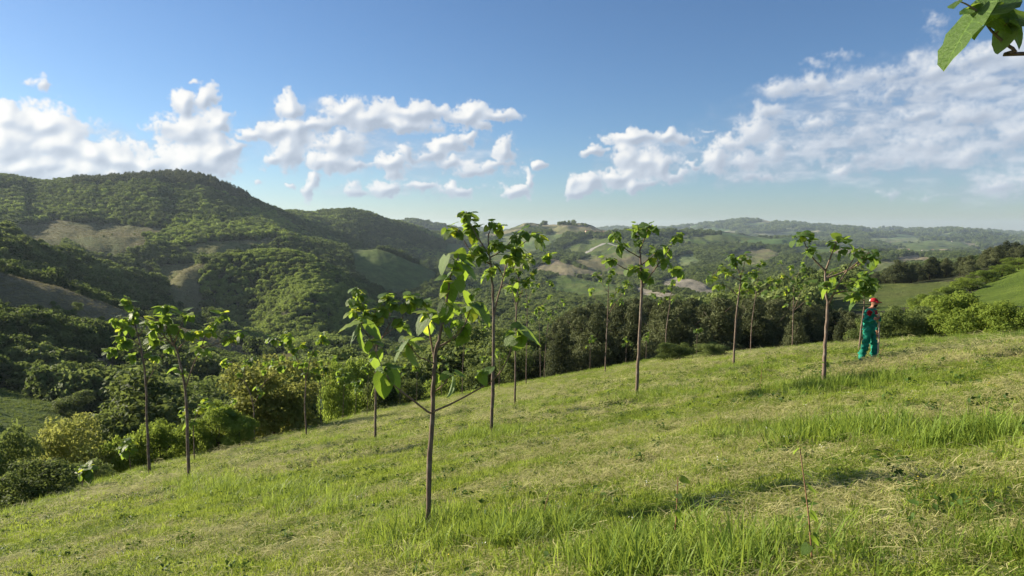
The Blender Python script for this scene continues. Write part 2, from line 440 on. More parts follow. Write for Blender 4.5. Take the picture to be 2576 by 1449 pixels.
LAND = [  # picture place and distance of points on the land (survey of the photograph)
 # near slopes below the brow
 (-100,1420,45),(0,1370,45),(300,1270,48),(600,1170,60),(900,1090,62),(1100,1060,70),(1288,1010,70),(1500,975,70),(1800,940,65),(2000,915,60),(2150,905,60),(2350,885,55),(2576,870,55),(2750,850,55),
 (1400,935,120),(1600,900,120),(1800,890,115),(2000,870,115),(2150,850,115),(2350,825,90),(2576,800,90),(2750,770,90),
 # lower left green field and wooded valley
 (0,1130,110),(300,1120,115),(0,1010,155),(150,1020,155),(320,1078,150),(-150,990,155),(0,960,185),(250,990,190),(500,985,200),(650,960,210),(0,830,235),(250,860,240),(450,900,250),(600,930,260),
 (500,1080,120),(700,1020,140),
 # bare brown ridge
 (-150,660,310),(0,690,310),(150,724,310),(300,780,315),(450,828,325),(600,866,340),(740,905,350),(0,760,265),(250,805,275),(450,850,290),
 (0,735,380),(300,830,390),(600,905,410),(-150,710,380),
 # wooded spur in the middle left
 (0,588,580),(130,628,580),(350,705,570),(430,775,550),(0,655,450),(200,735,440),(400,820,450),(-150,560,580),(0,640,720),(300,742,700),(230,700,650),(380,760,640),(-150,610,720),
 # fields at the foot of the mountain
 (200,625,820),(350,630,820),(280,598,900),(60,590,950),(420,582,980),(470,640,830),(560,632,830),(690,606,900),(600,610,900),
 (470,675,640),(440,740,560),(480,812,480),(530,800,470),
 # the mountain and its ridge
 (-300,455,1450),(-120,445,1450),(0,446,1450),(130,461,1450),(330,452,1450),(500,456,1450),(600,490,1450),(720,545,1480),
 (0,520,1180),(250,525,1150),(500,545,1120),(700,590,1150),(-300,620,2200),(0,620,2200),(330,620,2200),(600,630,2200),
 (0,565,1020),(250,575,1010),
 (790,545,1750),(880,538,1850),(1000,567,1900),(1080,590,1950),(1160,612,2000),(1230,628,2100),(880,590,1500),(1000,630,1500),(1100,665,1450),(880,640,2600),(1080,660,2600),
 # wooded knoll in front of it
 (490,705,620),(600,662,640),(730,640,660),(820,672,655),(900,735,620),(960,800,590),(545,775,600),(610,800,575),(650,735,600),(690,800,510),(640,868,520),(720,865,450),(770,760,500),(810,865,400),(870,770,540),(900,870,480),
 (740,672,800),(870,700,800),(600,690,800),
 # central field and the valley head
 (870,632,1000),(950,632,1000),(1020,658,1000),(1095,686,1000),(1160,725,950),(885,690,830),(960,735,800),(1060,750,800),(960,660,1200),(1080,700,1150),
 (1000,810,640),(1150,800,640),(1000,885,450),(1150,875,470),(1250,850,520),(1060,950,320),(1250,900,360),(950,990,220),(1150,960,260),(800,960,250),(700,920,330),
 # patchwork slopes in the middle right
 (1150,600,2500),(1250,592,2700),(1338,556,2700),(1400,566,2700),(1455,560,2700),(1530,577,2600),(1650,588,2600),(1250,608,2300),(1330,590,2300),(1500,592,2200),
 (1200,640,1800),(1330,640,1750),(1450,630,1850),(1560,630,1850),(1240,690,1300),(1400,665,1400),(1560,670,1450),(1660,690,1400),(1360,710,1150),(1500,715,1150),(1620,725,1050),(1730,718,950),(1800,735,900),
 (1400,765,760),(1550,782,640),(1680,765,760),(1800,780,640),(1400,820,480),(1600,830,420),(1850,820,420),(1300,840,480),(2000,790,520),
 (980,566,3600),(1050,556,3600),(1120,572,3600),(1338,620,3600),(1500,620,3600),(1050,600,4600),
 # hills and ridges far right
 (1700,590,3100),(1800,580,3100),(1950,594,3100),(2050,606,2900),(2200,640,2500),(1750,630,2200),(1900,645,1950),(2100,655,1800),(1750,688,1300),(1950,695,1250),(2150,700,1300),(1850,740,800),(2050,740,800),
 (1750,620,4300),(1950,620,4300),
 (-300,600,8000),(0,596,8000),(500,596,8000),(900,592,8000),(1200,586,7500),(1500,580,7500),(1690,574,7500),(1820,560,7500),(1950,567,7500),(2090,573,7500),(2200,584,8000),(2350,591,9000),(2450,587,9500),(2576,588,9500),(2800,588,9500),
 (1820,600,11500),(2300,592,11500),(2700,592,11500),(500,600,11500),(1200,595,11500),
 (2200,604,5500),(2400,612,5000),(2576,616,5000),(2800,614,5000),(2300,640,3200),(2450,648,2700),(2600,650,2700),(2350,668,1500),(2576,668,1500),(2250,680,1000),(2500,690,800),(2700,680,900),
 # right: conifer belt, green field, bright field
 (2150,735,400),(2250,722,360),(2350,706,340),(2450,680,320),(2576,655,310),(2750,630,300),(2250,740,520),(2450,720,500),(2650,690,500),
 (2060,732,270),(2200,716,270),(2400,716,260),(2110,772,190),(2250,775,185),(2350,758,190),(2500,705,230),(2576,682,230),(2760,640,230),(2520,755,150),(2600,758,140),(2760,740,140)]
LAND = np.array(LAND, float)
_th, _te = angles(LAND[:, 0], LAND[:, 1])
KR = 0.55
def rbf_xy(th, lr): return np.stack([th, lr * KR], -1)
_C = rbf_xy(_th, np.log(LAND[:, 2]))
def tps(d2): return .5 * d2 * np.log(d2 + 1e-12)
_D = ((_C[:, None] - _C[None]) ** 2).sum(-1)
_K = tps(_D) + np.eye(len(_C)) * 2e-4
_Pm = np.hstack([np.ones((len(_C), 1)), _C])
_M = np.block([[_K, _Pm], [_Pm.T, np.zeros((3, 3))]])
_W = np.linalg.solve(_M, np.concatenate([_te, np.zeros(3)]))
def far_elev(th, lr):
    sh = th.shape
    q = rbf_xy(np.clip(th, -.74, .74).ravel(), np.clip(lr, math.log(42), math.log(12000)).ravel())
    out = np.empty(len(q))
    for i in range(0, len(q), 20000):
        d = ((q[i:i + 20000, None] - _C[None]) ** 2).sum(-1)
        out[i:i + 20000] = tps(d) @ _W[:-3] + _W[-3] + q[i:i + 20000] @ _W[-2:]
    return out.reshape(sh)
def land_z(x, y):
    x = np.asarray(x, float); y = np.asarray(y, float)
    r = np.hypot(x, y) + 1e-6; th = np.arctan2(x, y); lr = np.log(r)
    R = brow(th)
    t = np.maximum(0, r - R)
    near = meadow_plane(x, y) - .55 * t * t / (t + 5)
    relief = (fbm(x * .35, y * .35, 41, 3) - .5) * .16 + (fbm(x * 1.6, y * 1.6, 43, 3) - .5) * .11 + (fbm(x * 4.2, y * 5.5, 47, 2) - .5) * .055
    near = near + relief * sstep(1.5, 5, r)
    z = near
    far_m = r > 16
    if far_m.any():
        fe = far_elev(th[far_m], lr[far_m])
        rr = r[far_m]
        gul = (fbm(th[far_m] * 26 + 3, lr[far_m] * 9, 51, 4) - .5) * .010 + (fbm(th[far_m] * 90, lr[far_m] * 30, 57, 3) - .5) * .0022
        # spurs that run down the long mountain, steeper on their right sides
        pxx = W / 2 + FPX * np.tan(th[far_m])
        saw = np.interp(pxx, [-300,-160,-150,60,75,235,250,405,425,690,740,790,880,1010,1040,1110], [0,.6,0,1,0,.6,0,1,.1,1,0,0,0,.8,0,0])
        saw = saw * np.exp(-((lr[far_m] - math.log(1130)) / .17) ** 2)
        gul = gul * (1 - .75 * np.exp(-((pxx - 720) / 230) ** 4) * np.exp(-((lr[far_m] - math.log(530)) / .36) ** 4))
        gul = gul + saw * .0065
        gul = gul + (fbm(th[far_m] * 11 + 9, lr[far_m] * 3.5, 63, 2) - .5) * .012 * sstep(900, 1300, rr)
        f = EYE + rr * (fe + gul * sstep(90, 400, rr))
        f = f - np.maximum(0, R[far_m] + 9 - rr) * 1.0
        n = near[far_m] - np.maximum(0, rr - R[far_m] - 25) * 2.0
        zz = .5 * (n + f + np.sqrt((n - f) ** 2 + .8))
        zz = np.where(n - f > 6, n, zz); zz = np.where(f - n > 6, f, zz)
        z = z.copy(); z[far_m] = zz
    return z
_S = np.exp(np.linspace(math.log(2.0), math.log(11900), 2600))
def ground_hit(px, py, rmin=0.0, rmax=1e9):
    """where the picture ray meets the land"""
    x, y, z = ray(px, py)
    h = math.hypot(x, y)
    s = _S / h
    ok = (_S >= rmin) & (_S <= rmax)
    s = s[ok]
    g = land_z(x * s, y * s) - (EYE + z * s)
    k = np.where(g >= 0)[0]
    i = k[0] if len(k) else int(np.argmax(g))
    d = s[i]
    if i > 0 and len(k):
        w = g[i - 1] / (g[i - 1] - g[i]); d = s[i - 1] + (s[i] - s[i - 1]) * w
    p = np.array([x * d, y * d, 0.0]); p[2] = land_z(np.array([p[0]]), np.array([p[1]]))[0]
    return p, d

# polar sheet of ground round the viewpoint
_tf = np.radians(np.concatenate([np.arange(-62, -40, 1.0), np.arange(-40, 40, .105), np.arange(40, 62.5, 1.0)]))
_rn = np.exp(np.linspace(math.log(.6), math.log(64), 230))
_rf = np.exp(np.linspace(math.log(64), math.log(12000), 520))
RR = np.concatenate([_rn, _rf[1:]])
NTH, NR = len(_tf), len(RR)
TH, RG = np.meshgrid(_tf, RR)
GX, GY = RG * np.sin(TH), RG * np.cos(TH)
GZ = land_z(GX, GY)
ELEV = (GZ - EYE) / RG
RUNMAX = np.maximum.accumulate(ELEV, axis=0)
# picture place of each ground vertex
_dx, _dy, _dz = GX, GY * cp - (GZ - EYE) * sp, GY * sp + (GZ - EYE) * cp
PX = W / 2 + FPX * _dx / np.maximum(_dy, .01)
PY = H / 2 - FPX * _dz / np.maximum(_dy, .01)
VISIBLE = ELEV >= RUNMAX - 1e-4

def in_poly(poly, x, y):
    c = np.zeros(x.shape, bool); n = len(poly)
    for i in range(n):
        x1, y1 = poly[i]; x2, y2 = poly[(i + 1) % n]
        if y1 == y2: continue
        c ^= ((y1 > y) != (y2 > y)) & (x < (x2 - x1) * (y - y1) / (y2 - y1) + x1)
    return c
FIELDS = [  # material, distance range, outline in the picture, name, label
 ('brown',(600,1150),[(165,603),(240,585),(320,586),(372,600),(362,625),(310,648),(250,643),(190,625)]),
 ('brown',(600,1300),[(40,572),(150,558),(300,566),(420,577),(400,592),(240,584),(160,606),(120,650),(40,600)]),
 ('olive',(600,1250),[(462,628),(520,611),(600,607),(700,598),(690,612),(650,624),(560,640),(480,642)]),
 ('olive',(350,800),[(395,672),(520,663),(492,700),(508,740),(532,795),(480,806),(438,765),(420,720)]),
 ('bare',(255,420),[(-20,676),(60,692),(150,712),(300,766),(450,812),(560,845),(745,888),(740,912),(600,890),(470,856),(330,826),(230,806),(100,785),(-20,780)]),
 ('green',(60,178),[(-20,976),(60,985),(120,1008),(230,1050),(335,1085),(345,1110),(310,1150),(-20,1250)]),
 ('striped',(700,1250),[(876,622),(950,628),(1000,648),(1098,682),(1095,695),(1060,728),(990,742),(930,718),(888,672)]),
 ('green',(1500,2800),[(1120,612),(1230,628),(1330,640),(1330,658),(1180,655),(1115,640)]),
 ('tan',(1700,2800),[(1385,582),(1400,571),(1450,569),(1525,577),(1528,586),(1450,590),(1400,590)]),
 ('pale',(1500,2800),[(1255,600),(1330,590),(1420,592),(1385,618),(1330,640),(1260,626)]),
 ('green',(1300,2500),[(1412,628),(1480,598),(1570,602),(1602,640),(1500,648)]),
 ('olive',(1100,1900),[(1440,655),(1570,636),(1634,640),(1650,690),(1560,694),(1480,680)]),
 ('tan',(950,1800),[(1335,682),(1385,652),(1440,668),(1530,700),(1450,694)]),
 ('green',(800,1500),[(1365,700),(1430,694),(1560,720),(1545,747),(1395,738)]),
 ('grey',(600,1500),[(1655,712),(1705,697),(1760,708),(1805,735),(1790,742),(1720,730)]),
 ('grey',(140,300),[(243,908),(272,893),(306,918),(318,955),(290,968),(258,944)]),
 ('grey',(500,1500),[(1590,722),(1650,734),(1700,742),(1690,752),(1620,748)]),
 ('green',(130,300),[(2050,738),(2200,714),(2425,711),(2395,738),(2330,765),(2200,785),(2105,780)]),
 ('bright',(90,300),[(2425,752),(2465,722),(2515,690),(2576,668),(2800,630),(2800,765),(2480,768)]),
 ('green',(1500,3000),[(1715,602),(1800,590),(1905,598),(1850,614),(1755,620)]),
 ('olive',(1000,2600),[(1825,642),(1900,625),(1965,640),(1900,670),(1845,667)]),
 ('green',(1000,2600),[(1990,627),(2060,614),(2095,628),(2030,648)]),
 ('pale',(900,2000),[(1695,652),(1740,638),(1765,660),(1710,675)]),
 ('olive',(900,2000),[(2150,668),(2230,655),(2285,668),(2200,688)]),
 ('pale',(2500,6500),[(2170,600),(2300,597),(2315,607),(2190,609)]),
 ('tan',(2500,6500),[(2350,618),(2440,612),(2465,620),(2380,628)]),
 ('olive',(1100,2600),[(1240,655),(1330,660),(1340,676),(1260,690)]),
 ('tan',(1200,4000),[(2080,632),(2150,622),(2185,634),(2120,642)]),
 ('tan',(1400,4000),[(2235,652),(2300,642),(2345,652),(2290,662)]),
 ('green',(2000,6500),[(2230,612),(2420,606),(2440,622),(2300,628)]),
 ('green',(2000,6500),[(2440,628),(2600,622),(2600,640),(2480,642)]),
]
FIELD_NAME = {'brown':'field','olive':'field','bare':'slope','green':'field','striped':'field','tan':'field','pale':'field','grey':'field','bright':'field'}
LABEL = np.zeros((NR, NTH), np.int32)       # 0 woodland ground, k field k
for k, (kind, (r0, r1), poly) in enumerate(FIELDS, 1):
    wx = PX + (fbm(GX / RG * 60, np.log(RG) * 20, 60 + k, 2) - .5) * 14
    wy = PY + (fbm(GX / RG * 60 + 9, np.log(RG) * 20, 90 + k, 2) - .5) * 8
    LABEL[in_poly(poly, wx, wy) & (RG > r0) & (RG < r1) & (ELEV >= RUNMAX - .004)] = k

# ---- ground materials
def ground_mat(name, c0, c1, scale, c2=None, streak=None, bump=.0):
    m, nt, out = new_mat(name)
    P = pos(nt)
    c = ramp(nt, noise(nt, P, scale, 6.0, .62), [(.3, c0), (.7, c1)])
    if c2: c = mixc(nt, ramp(nt, noise(nt, P, scale * .18, 4.0, .6, .8), [(.42, (0, 0, 0)), (.62, (1, 1, 1))]), c, c2)
    if streak:
        s = noise(nt, scaled(nt, P, streak), 1.0, 3.0)
        c = mixc(nt, .35, c, ramp(nt, s, [(.35, (.02, .03, .01)), (.65, (.22, .22, .10))]), 'OVERLAY')
    c = mixc(nt, 1.0, c, ramp(nt, noise(nt, P, scale * 7, 8.0, .78), [(.28, (.55, .55, .55)), (.5, (1, 1, 1)), (.72, (1.35, 1.35, 1.3))]), 'MULTIPLY')
    principled(nt, out, c, .95, .05, noise(nt, P, scale * 5, 8.0, .75), 2.0, .8)
    return m
G = {
 'wood': ground_mat('woodland_ground', (.018, .028, .012), (.04, .05, .02), .02, (.06, .055, .035)),
 'brown': ground_mat('rough_brown_grass', (.13, .13, .065), (.21, .185, .11), .05, (.11, .135, .06), (.02, .2, .2)),
 'olive': ground_mat('olive_grass', (.11, .145, .05), (.185, .195, .085), .04, (.19, .17, .10), (.03, .12, .2)),
 'bare': ground_mat('dry_bare_slope', (.17, .16, .10), (.30, .27, .19), .09, (.14, .155, .075), (.05, .35, .3)),
 'green': ground_mat('young_crop_green', (.065, .115, .026), (.12, .175, .045), .06, (.13, .155, .055), (.06, .06, .3)),
 'striped': ground_mat('turned_green_field', (.11, .13, .05), (.22, .19, .105), .012, (.10, .15, .045), (.08, .02, .1)),
 'tan': ground_mat('tan_ploughed_field', (.17, .145, .09), (.24, .205, .135), .02, (.15, .155, .075)),
 'pale': ground_mat('pale_green_field', (.10, .14, .055), (.18, .18, .09), .008, (.07, .12, .04)),
 'grey': ground_mat('grey_bare_soil', (.17, .155, .125), (.26, .24, .20), .05, (.15, .145, .11)),
 'bright': ground_mat('bright_spring_grass', (.13, .20, .035), (.19, .26, .05), .15, (.11, .17, .03), (.1, .4, .3)),
}
def far_ground():
    """beyond the near valleys: a patchwork of fields and woods too far to tell apart"""
    m, nt, out = new_mat('far_land')
    P = pos(nt)
    v = N(nt, 'ShaderNodeTexVoronoi'); v.inputs['Scale'].default_value = .0042
    nt.links.new(scaled(nt, P, (1, .55, .1)), v.inputs['Vector'])
    sep = N(nt, 'ShaderNodeSeparateColor'); nt.links.new(v.outputs['Color'], sep.inputs['Color'])
    c = ramp(nt, sep.outputs['Red'], [(.0, (.05, .085, .03)), (.3, (.075, .13, .04)), (.55, (.12, .15, .06)), (.75, (.20, .18, .11)), (.9, (.09, .12, .05)), (1, (.24, .21, .15))])
    w = ramp(nt, noise(nt, P, .004, 5.0, .6), [(.46, (0, 0, 0)), (.54, (1, 1, 1))])
    c = mixc(nt, w, c, (.03, .045, .02))
    principled(nt, out, c, .95, .05)
    return m
G['far'] = far_ground()
def meadow_mat():
    m, nt, out = new_mat('mown_meadow_soil')
    P = pos(nt)
    c = ramp(nt, noise(nt, P, 6.0, 7.0, .68), [(.28, (.018, .026, .008)), (.48, (.050, .062, .018)), (.66, (.12, .118, .045)), (.8, (.20, .175, .09))])
    st = noise(nt, scaled(nt, P, (.35, 1.6, 1)), 1.2, 5.0, .6, .6)
    c = mixc(nt, ramp(nt, st, [(.48, (0, 0, 0)), (.62, (.8, .8, .8))]), c, (.235, .215, .09))
    principled(nt, out, c, .95, .05, noise(nt, P, 30, 6.0, .7), .03, .8)
    return m
G['meadow'] = meadow_mat()

_i, _j = np.meshgrid(np.arange(NR - 1), np.arange(NTH - 1), indexing='ij')
_q = np.stack([_i * NTH + _j, _i * NTH + _j + 1, (_i + 1) * NTH + _j + 1, (_i + 1) * NTH + _j], -1).reshape(-1, 4)[:, ::-1]
_V = np.stack([GX, GY, GZ], -1).reshape(-1, 3)
_fl = np.maximum.reduce([LABEL[:-1, :-1], LABEL[1:, :-1], LABEL[:-1, 1:], LABEL[1:, 1:]]).ravel()
_fr = RG[:-1, :-1].ravel()
_code = np.where(_fr < 63.0, -1, np.where((_fl == 0) & (_fr > 2300), -2, _fl))
def sub_sheet(name, sel, mat, extra=None):
    q = _q[sel]
    used, inv = np.unique(q, return_inverse=True)
    me = mesh_np(name, _V[used], inv.reshape(-1, 4), smooth=True)
    return link(name, me, mats=(mat,), kind='structure')
# back of the meadow, behind the viewpoint
_tb = np.radians(np.arange(62, 298.1, 4.0)); _rb = np.concatenate([[.6], np.arange(1.5, 64, 2.5), [64]])
_tbw = (_tb + math.pi) % (2 * math.pi) - math.pi
TB, RB = np.meshgrid(_tbw, _rb)
bx, by = RB * np.sin(TB), RB * np.cos(TB)
bz = land_z(bx, by)
sel = _code == -1
q = _q[sel]; used, inv = np.unique(q, return_inverse=True)
nb = len(_tb)
_i, _j = np.meshgrid(np.arange(len(_rb) - 1), np.arange(nb - 1), indexing='ij')
qb = np.stack([_i * nb + _j, _i * nb + _j + 1, (_i + 1) * nb + _j + 1, (_i + 1) * nb + _j], -1).reshape(-1, 4)[:, ::-1] + len(used)
disc_r = .6; th0 = np.radians(np.arange(0, 360, 20)); off = len(used) + bx.size
dv = np.stack([disc_r * np.sin(th0), disc_r * np.cos(th0), np.zeros(18)], -1); dv[:, 2] = land_z(dv[:, 0], dv[:, 1])
dv = np.vstack([dv, [[0, 0, land_z(np.array([0.]), np.array([.001]))[0]]]])
dt = np.array([[off + (k + 1) % 18, off + k, off + 18] for k in range(18)])
me = mesh_np('meadow', np.vstack([_V[used], np.stack([bx, by, bz], -1).reshape(-1, 3), dv]), [np.vstack([inv.reshape(-1, 4), qb]), dt], smooth=True)
link('meadow', me, mats=(G['meadow'],), kind='structure')
sub_sheet('hills', _code == 0, G['wood'])
sub_sheet('distant_plain', _code == -2, G['far'])
for k, (kind, rr_, poly) in enumerate(FIELDS, 1):
    s_ = _code == k
    if s_.any(): sub_sheet(FIELD_NAME[kind], s_, G[kind])

# ------------------------------------------------------------------ foliage meshes
def unit(v): return v / (np.linalg.norm(v, axis=-1, keepdims=True) + 1e-9)
def leaf_cards(c, n, size, asp, rng, v=None):
    """one bent diamond (two triangles with a fold) per leaf or leaf clump"""
    k = len(c)
    t = unit(np.cross(n, rng.normal(size=(k, 3))))
    b = np.cross(n, t)
    s = size[:, None]
    V = np.stack([c - t * s, c + b * s * asp + n * s * .18, c + t * s, c - b * s * asp + n * s * .18], 1).reshape(-1, 3)
    i = np.arange(k)[:, None] * 4
    F = np.concatenate([i + [[0, 1, 2]], i + [[0, 2, 3]]])
    vv = rng.random(k) if v is None else v
    return V, F, np.repeat(vv, 4)
def crown_shape(seed, n, leaf, kind):
    """crown of unit height standing on z = 0"""
    rng = np.random.default_rng(seed)
    if kind == 'pine':
        nl = 26
        z = np.linspace(.12, .95, nl) + rng.normal(size=nl) * .02
        rad = .30 * np.clip(1.06 - z, 0, 1) ** .75 * np.where(z < .25, .75 + z, 1)
        a = rng.random(nl) * 6.28
        d = rad * rng.uniform(.35, .85, nl)
        C = np.stack([np.cos(a) * d, np.sin(a) * d, z], -1); R = np.stack([rad * .62 + .035] * 2 + [rad * .4 + .035], -1)
    elif kind == 'bush':
        nl = 46
        a = rng.random(nl) * 6.28; z = rng.uniform(.16, .84, nl) ** .9
        w = .46 * np.sqrt(np.clip(1 - ((z - .42) / .60) ** 2, .05, 1))
        d = w * rng.uniform(.25, 1.02, nl)
        C = np.stack([np.cos(a) * d, np.sin(a) * d, z], -1); R = rng.uniform(.07, .17, (nl, 1)) * np.array([[1, 1, 1.05]])
    else:
        nl = 26
        a = rng.random(nl) * 6.28; z = rng.uniform(.26, .88, nl)
        w = .40 * np.sqrt(np.clip(1 - ((z - .54) / .48) ** 2, .05, 1))
        d = w * rng.uniform(.25, .9, nl)
        C = np.stack([np.cos(a) * d, np.sin(a) * d, z], -1); R = rng.uniform(.09, .18, (nl, 1)) * np.array([[1, 1, 1.0]])
    wgt = R[:, 0] ** 2; wgt /= wgt.sum()
    k = rng.choice(nl, n, p=wgt)
    dr = unit(rng.normal(size=(n, 3)))
    dr[:, 2] = np.where(rng.random(n) < .6, np.abs(dr[:, 2]), dr[:, 2])
    sh = rng.uniform(.4, 1.15, n) ** .6 + np.abs(rng.normal(size=n)) * .10
    c = C[k] + dr * R[k] * sh[:, None]
    c[:, 2] = np.clip(c[:, 2], .02, 1.02)
    nrm = unit(dr + rng.normal(size=(n, 3)) * .55)
    asp = .30 if kind == 'pine' else .55
    v = np.clip(.5 + rng.normal(size=n) * .16 + (rng.random(nl)[k] - .5) * .55, 0, 1)
    return leaf_cards(c, nrm, leaf * rng.uniform(.6, 1.3, n), asp, rng, v)
def crown_mesh(name, seed, n, leaf, kind, mat):
    V, F, v = crown_shape(seed, n, leaf, kind)
    me = mesh_np(name, V, F, attrs={'v': v}); me.materials.append(mat)
    return me
def trunk_mesh(name, seed, kind, mat):
    rng = random.Random(seed)
    parts = []
    top = .9 if kind == 'pine' else .62
    p = smooth_path([(0, 0, -.06), (rng.uniform(-.02, .02), rng.uniform(-.02, .02), top * .5), (rng.uniform(-.03, .03), rng.uniform(-.03, .03), top)], 6)
    parts.append(tube(p, np.linspace(.026, .008, 6), 6))
    for k in range(7 if kind != 'pine' else 5):
        i = 1 + k % 4; a = rng.uniform(0, 6.28); l = rng.uniform(.18, .34)
        q = p[i]
        parts.append(tube(smooth_path([q, q + np.array([math.cos(a) * l * .5, math.sin(a) * l * .5, l * .45]), q + np.array([math.cos(a) * l, math.sin(a) * l, l * .85])], 4), np.linspace(.011, .003, 4), 5))
    v, f = join_parts(parts)
    me = mesh_np(name, v, f, smooth=True); me.materials.append(mat)
    return me
def bark_mat(name, c0, c1, c2, sc=14):
    m, nt, out = new_mat(name)
    tc = N(nt, 'ShaderNodeTexCoord')
    ob = tc.outputs['Object']
    n1 = noise(nt, scaled(nt, ob, (1, 1, .22)), sc * 2.2, 6.0, .65)
    c = ramp(nt, n1, [(.3, c0), (.62, c1)])
    c = mixc(nt, ramp(nt, noise(nt, ob, sc * .35, 4.0), [(.5, (0, 0, 0)), (.66, (.75, .75, .75))]), c, c2)
    principled(nt, out, c, .85, .15, n1, .006, .8)
    return m
M_BARK = bark_mat('sapling_bark', (.075, .055, .042), (.19, .14, .11), (.23, .20, .17))
M_TWIG = bark_mat('young_branch_bark', (.13, .085, .06), (.24, .17, .12), (.20, .17, .13))
M_WOOD = bark_mat('tree_bark', (.03, .024, .018), (.08, .065, .05), (.09, .08, .065), 6)
F_DARK = leafy('dark_oak_foliage', (.026, .046, .015), (.135, .18, .052), (.24, .33, .07), .30, patch=(.02, .6))
F_MID = leafy('valley_foliage', (.036, .060, .018), (.19, .24, .08), (.34, .43, .10), .32, patch=(.02, .6))
F_KNOLL = leafy('young_green_foliage', (.085, .135, .030), (.29, .37, .10), (.46, .58, .11), .36, patch=(.03, .5))
F_PINE = leafy('pine_needles', (.026, .038, .018), (.120, .138, .062), (.20, .23, .08), .2, patch=(.12, .5))
F_OLIVE = leafy('olive_brown_foliage', (.082, .098, .022), (.265, .285, .075), (.44, .47, .11), .40)
F_BRIGHT = leafy('bright_bush_foliage', (.062, .11, .018), (.22, .30, .058), (.46, .58, .09), .42)
F_YELLOW = leafy('hedge_foliage', (.055, .095, .016), (.18, .245, .042), (.42, .52, .08), .40)

# ------------------------------------------------------------------ scattering (for what nobody could count)
def scatter_group(coll, name):
    ng = bpy.data.node_groups.new(name, 'GeometryNodeTree')
    ng.interface.new_socket('Geometry', in_out='INPUT', socket_type='NodeSocketGeometry')
    ng.interface.new_socket('Geometry', in_out='OUTPUT', socket_type='NodeSocketGeometry')
    gi = ng.nodes.new('NodeGroupInput'); go = ng.nodes.new('NodeGroupOutput')
    iop = ng.nodes.new('GeometryNodeInstanceOnPoints'); m2p = ng.nodes.new('GeometryNodeMeshToPoints')
    ci = ng.nodes.new('GeometryNodeCollectionInfo')
    ci.inputs['Collection'].default_value = coll
    ci.inputs['Separate Children'].default_value = True
    ci.inputs['Reset Children'].default_value = True
    def attr(n, t):
        a = ng.nodes.new('GeometryNodeInputNamedAttribute'); a.data_type = t; a.inputs['Name'].default_value = n
        return a.outputs['Attribute']
    L = ng.links.new
    L(gi.outputs[0], m2p.inputs['Mesh']); L(m2p.outputs[0], iop.inputs['Points'])
    L(ci.outputs[0], iop.inputs['Instance'])
    iop.inputs['Pick Instance'].default_value = True
    L(attr('idx', 'INT'), iop.inputs['Instance Index'])
    e = ng.nodes.new('FunctionNodeEulerToRotation'); L(attr('rot', 'FLOAT_VECTOR'), e.inputs[0])
    L(e.outputs[0], iop.inputs['Rotation']); L(attr('scl', 'FLOAT_VECTOR'), iop.inputs['Scale'])
    L(iop.outputs[0], go.inputs[0])
    return ng
def scatter(name, pts, rot, scl, idx, meshes, label=None):
    coll = bpy.data.collections.new(name + '_kinds')
    for m in meshes:
        o = bpy.data.objects.new(name + '_piece', m); coll.objects.link(o)
    me = mesh_np(name, pts, np.zeros((0, 3), np.int32), attrs={'rot': rot, 'scl': scl, 'idx': idx}) if False else bpy.data.meshes.new(name)
    me.vertices.add(len(pts)); me.vertices.foreach_set('co', np.asarray(pts, np.float32).ravel())
    a = me.attributes.new('rot', 'FLOAT_VECTOR', 'POINT'); a.data.foreach_set('vector', np.asarray(rot, np.float32).ravel())
    a = me.attributes.new('scl', 'FLOAT_VECTOR', 'POINT'); a.data.foreach_set('vector', np.asarray(scl, np.float32).ravel())
    a = me.attributes.new('idx', 'INT', 'POINT'); a.data.foreach_set('value', np.asarray(idx, np.int32))
    o = link(name, me, kind='stuff')
    if label: o['label'] = label
    md = o.modifiers.new('scatter', 'NODES'); md.node_group = scatter_group(coll, name)
    return o

# ------------------------------------------------------------------ woods
far_kinds = {k: [crown_mesh('tree_crown', s * 7 + j, 900, .058, 'tree', m) for j in range(3)]
             for s, (k, m) in enumerate({'dark': F_DARK, 'mid': F_MID, 'knoll': F_KNOLL}.items(), 1)}
far_pines = [crown_mesh('pine_crown', 71 + j, 700, .06, 'pine', F_PINE) for j in range(2)]
mid_trees = [crown_mesh('crown', 101 + j, 6500, .025, 'tree' if j < 2 else 'bush', (F_MID, F_DARK, F_MID, F_DARK)[j]) for j in range(4)]
mid_trunks = [trunk_mesh('trunk', 5 + j, 'tree', M_WOOD) for j in range(2)]
pine_crowns = [crown_mesh('crown', 131 + j, 6500, .027, 'pine', F_PINE) for j in range(4)]
pine_trunk = trunk_mesh('trunk', 9, 'pine', M_WOOD)

def cell_sample(mask, spacing_of_r, rng):
    """random ground points over the masked ground cells, one per spacing^2"""
    dth = np.abs(np.diff(_tf))[None, :]; dlr = np.diff(np.log(RR))[:, None]
    area = RG[:-1, :-1] ** 2 * dth * dlr
    lam = np.where(mask, area / spacing_of_r(RG[:-1, :-1]) ** 2, 0)
    n = rng.poisson(lam)
    ii, jj = np.nonzero(n)
    ii = np.repeat(ii, n[n > 0]); jj = np.repeat(jj, n[n > 0])
    u, v = rng.random(len(ii)), rng.random(len(ii))
    th = _tf[jj] + u * (_tf[jj + 1] - _tf[jj])
    r = np.exp(np.log(RR[ii]) + v * (np.log(RR[ii + 1]) - np.log(RR[ii])))
    z = (GZ[ii, jj] * (1 - u) + GZ[ii, jj + 1] * u) * (1 - v) + (GZ[ii + 1, jj] * (1 - u) + GZ[ii + 1, jj + 1] * u) * v
    return th, r, z, PX[ii, jj], PY[ii, jj], ii, jj
_wood = (np.maximum.reduce([LABEL[:-1, :-1], LABEL[1:, :-1], LABEL[:-1, 1:], LABEL[1:, 1:]]) == 0)
_in = (np.abs(TH[:-1, :-1]) < math.radians(40.5))
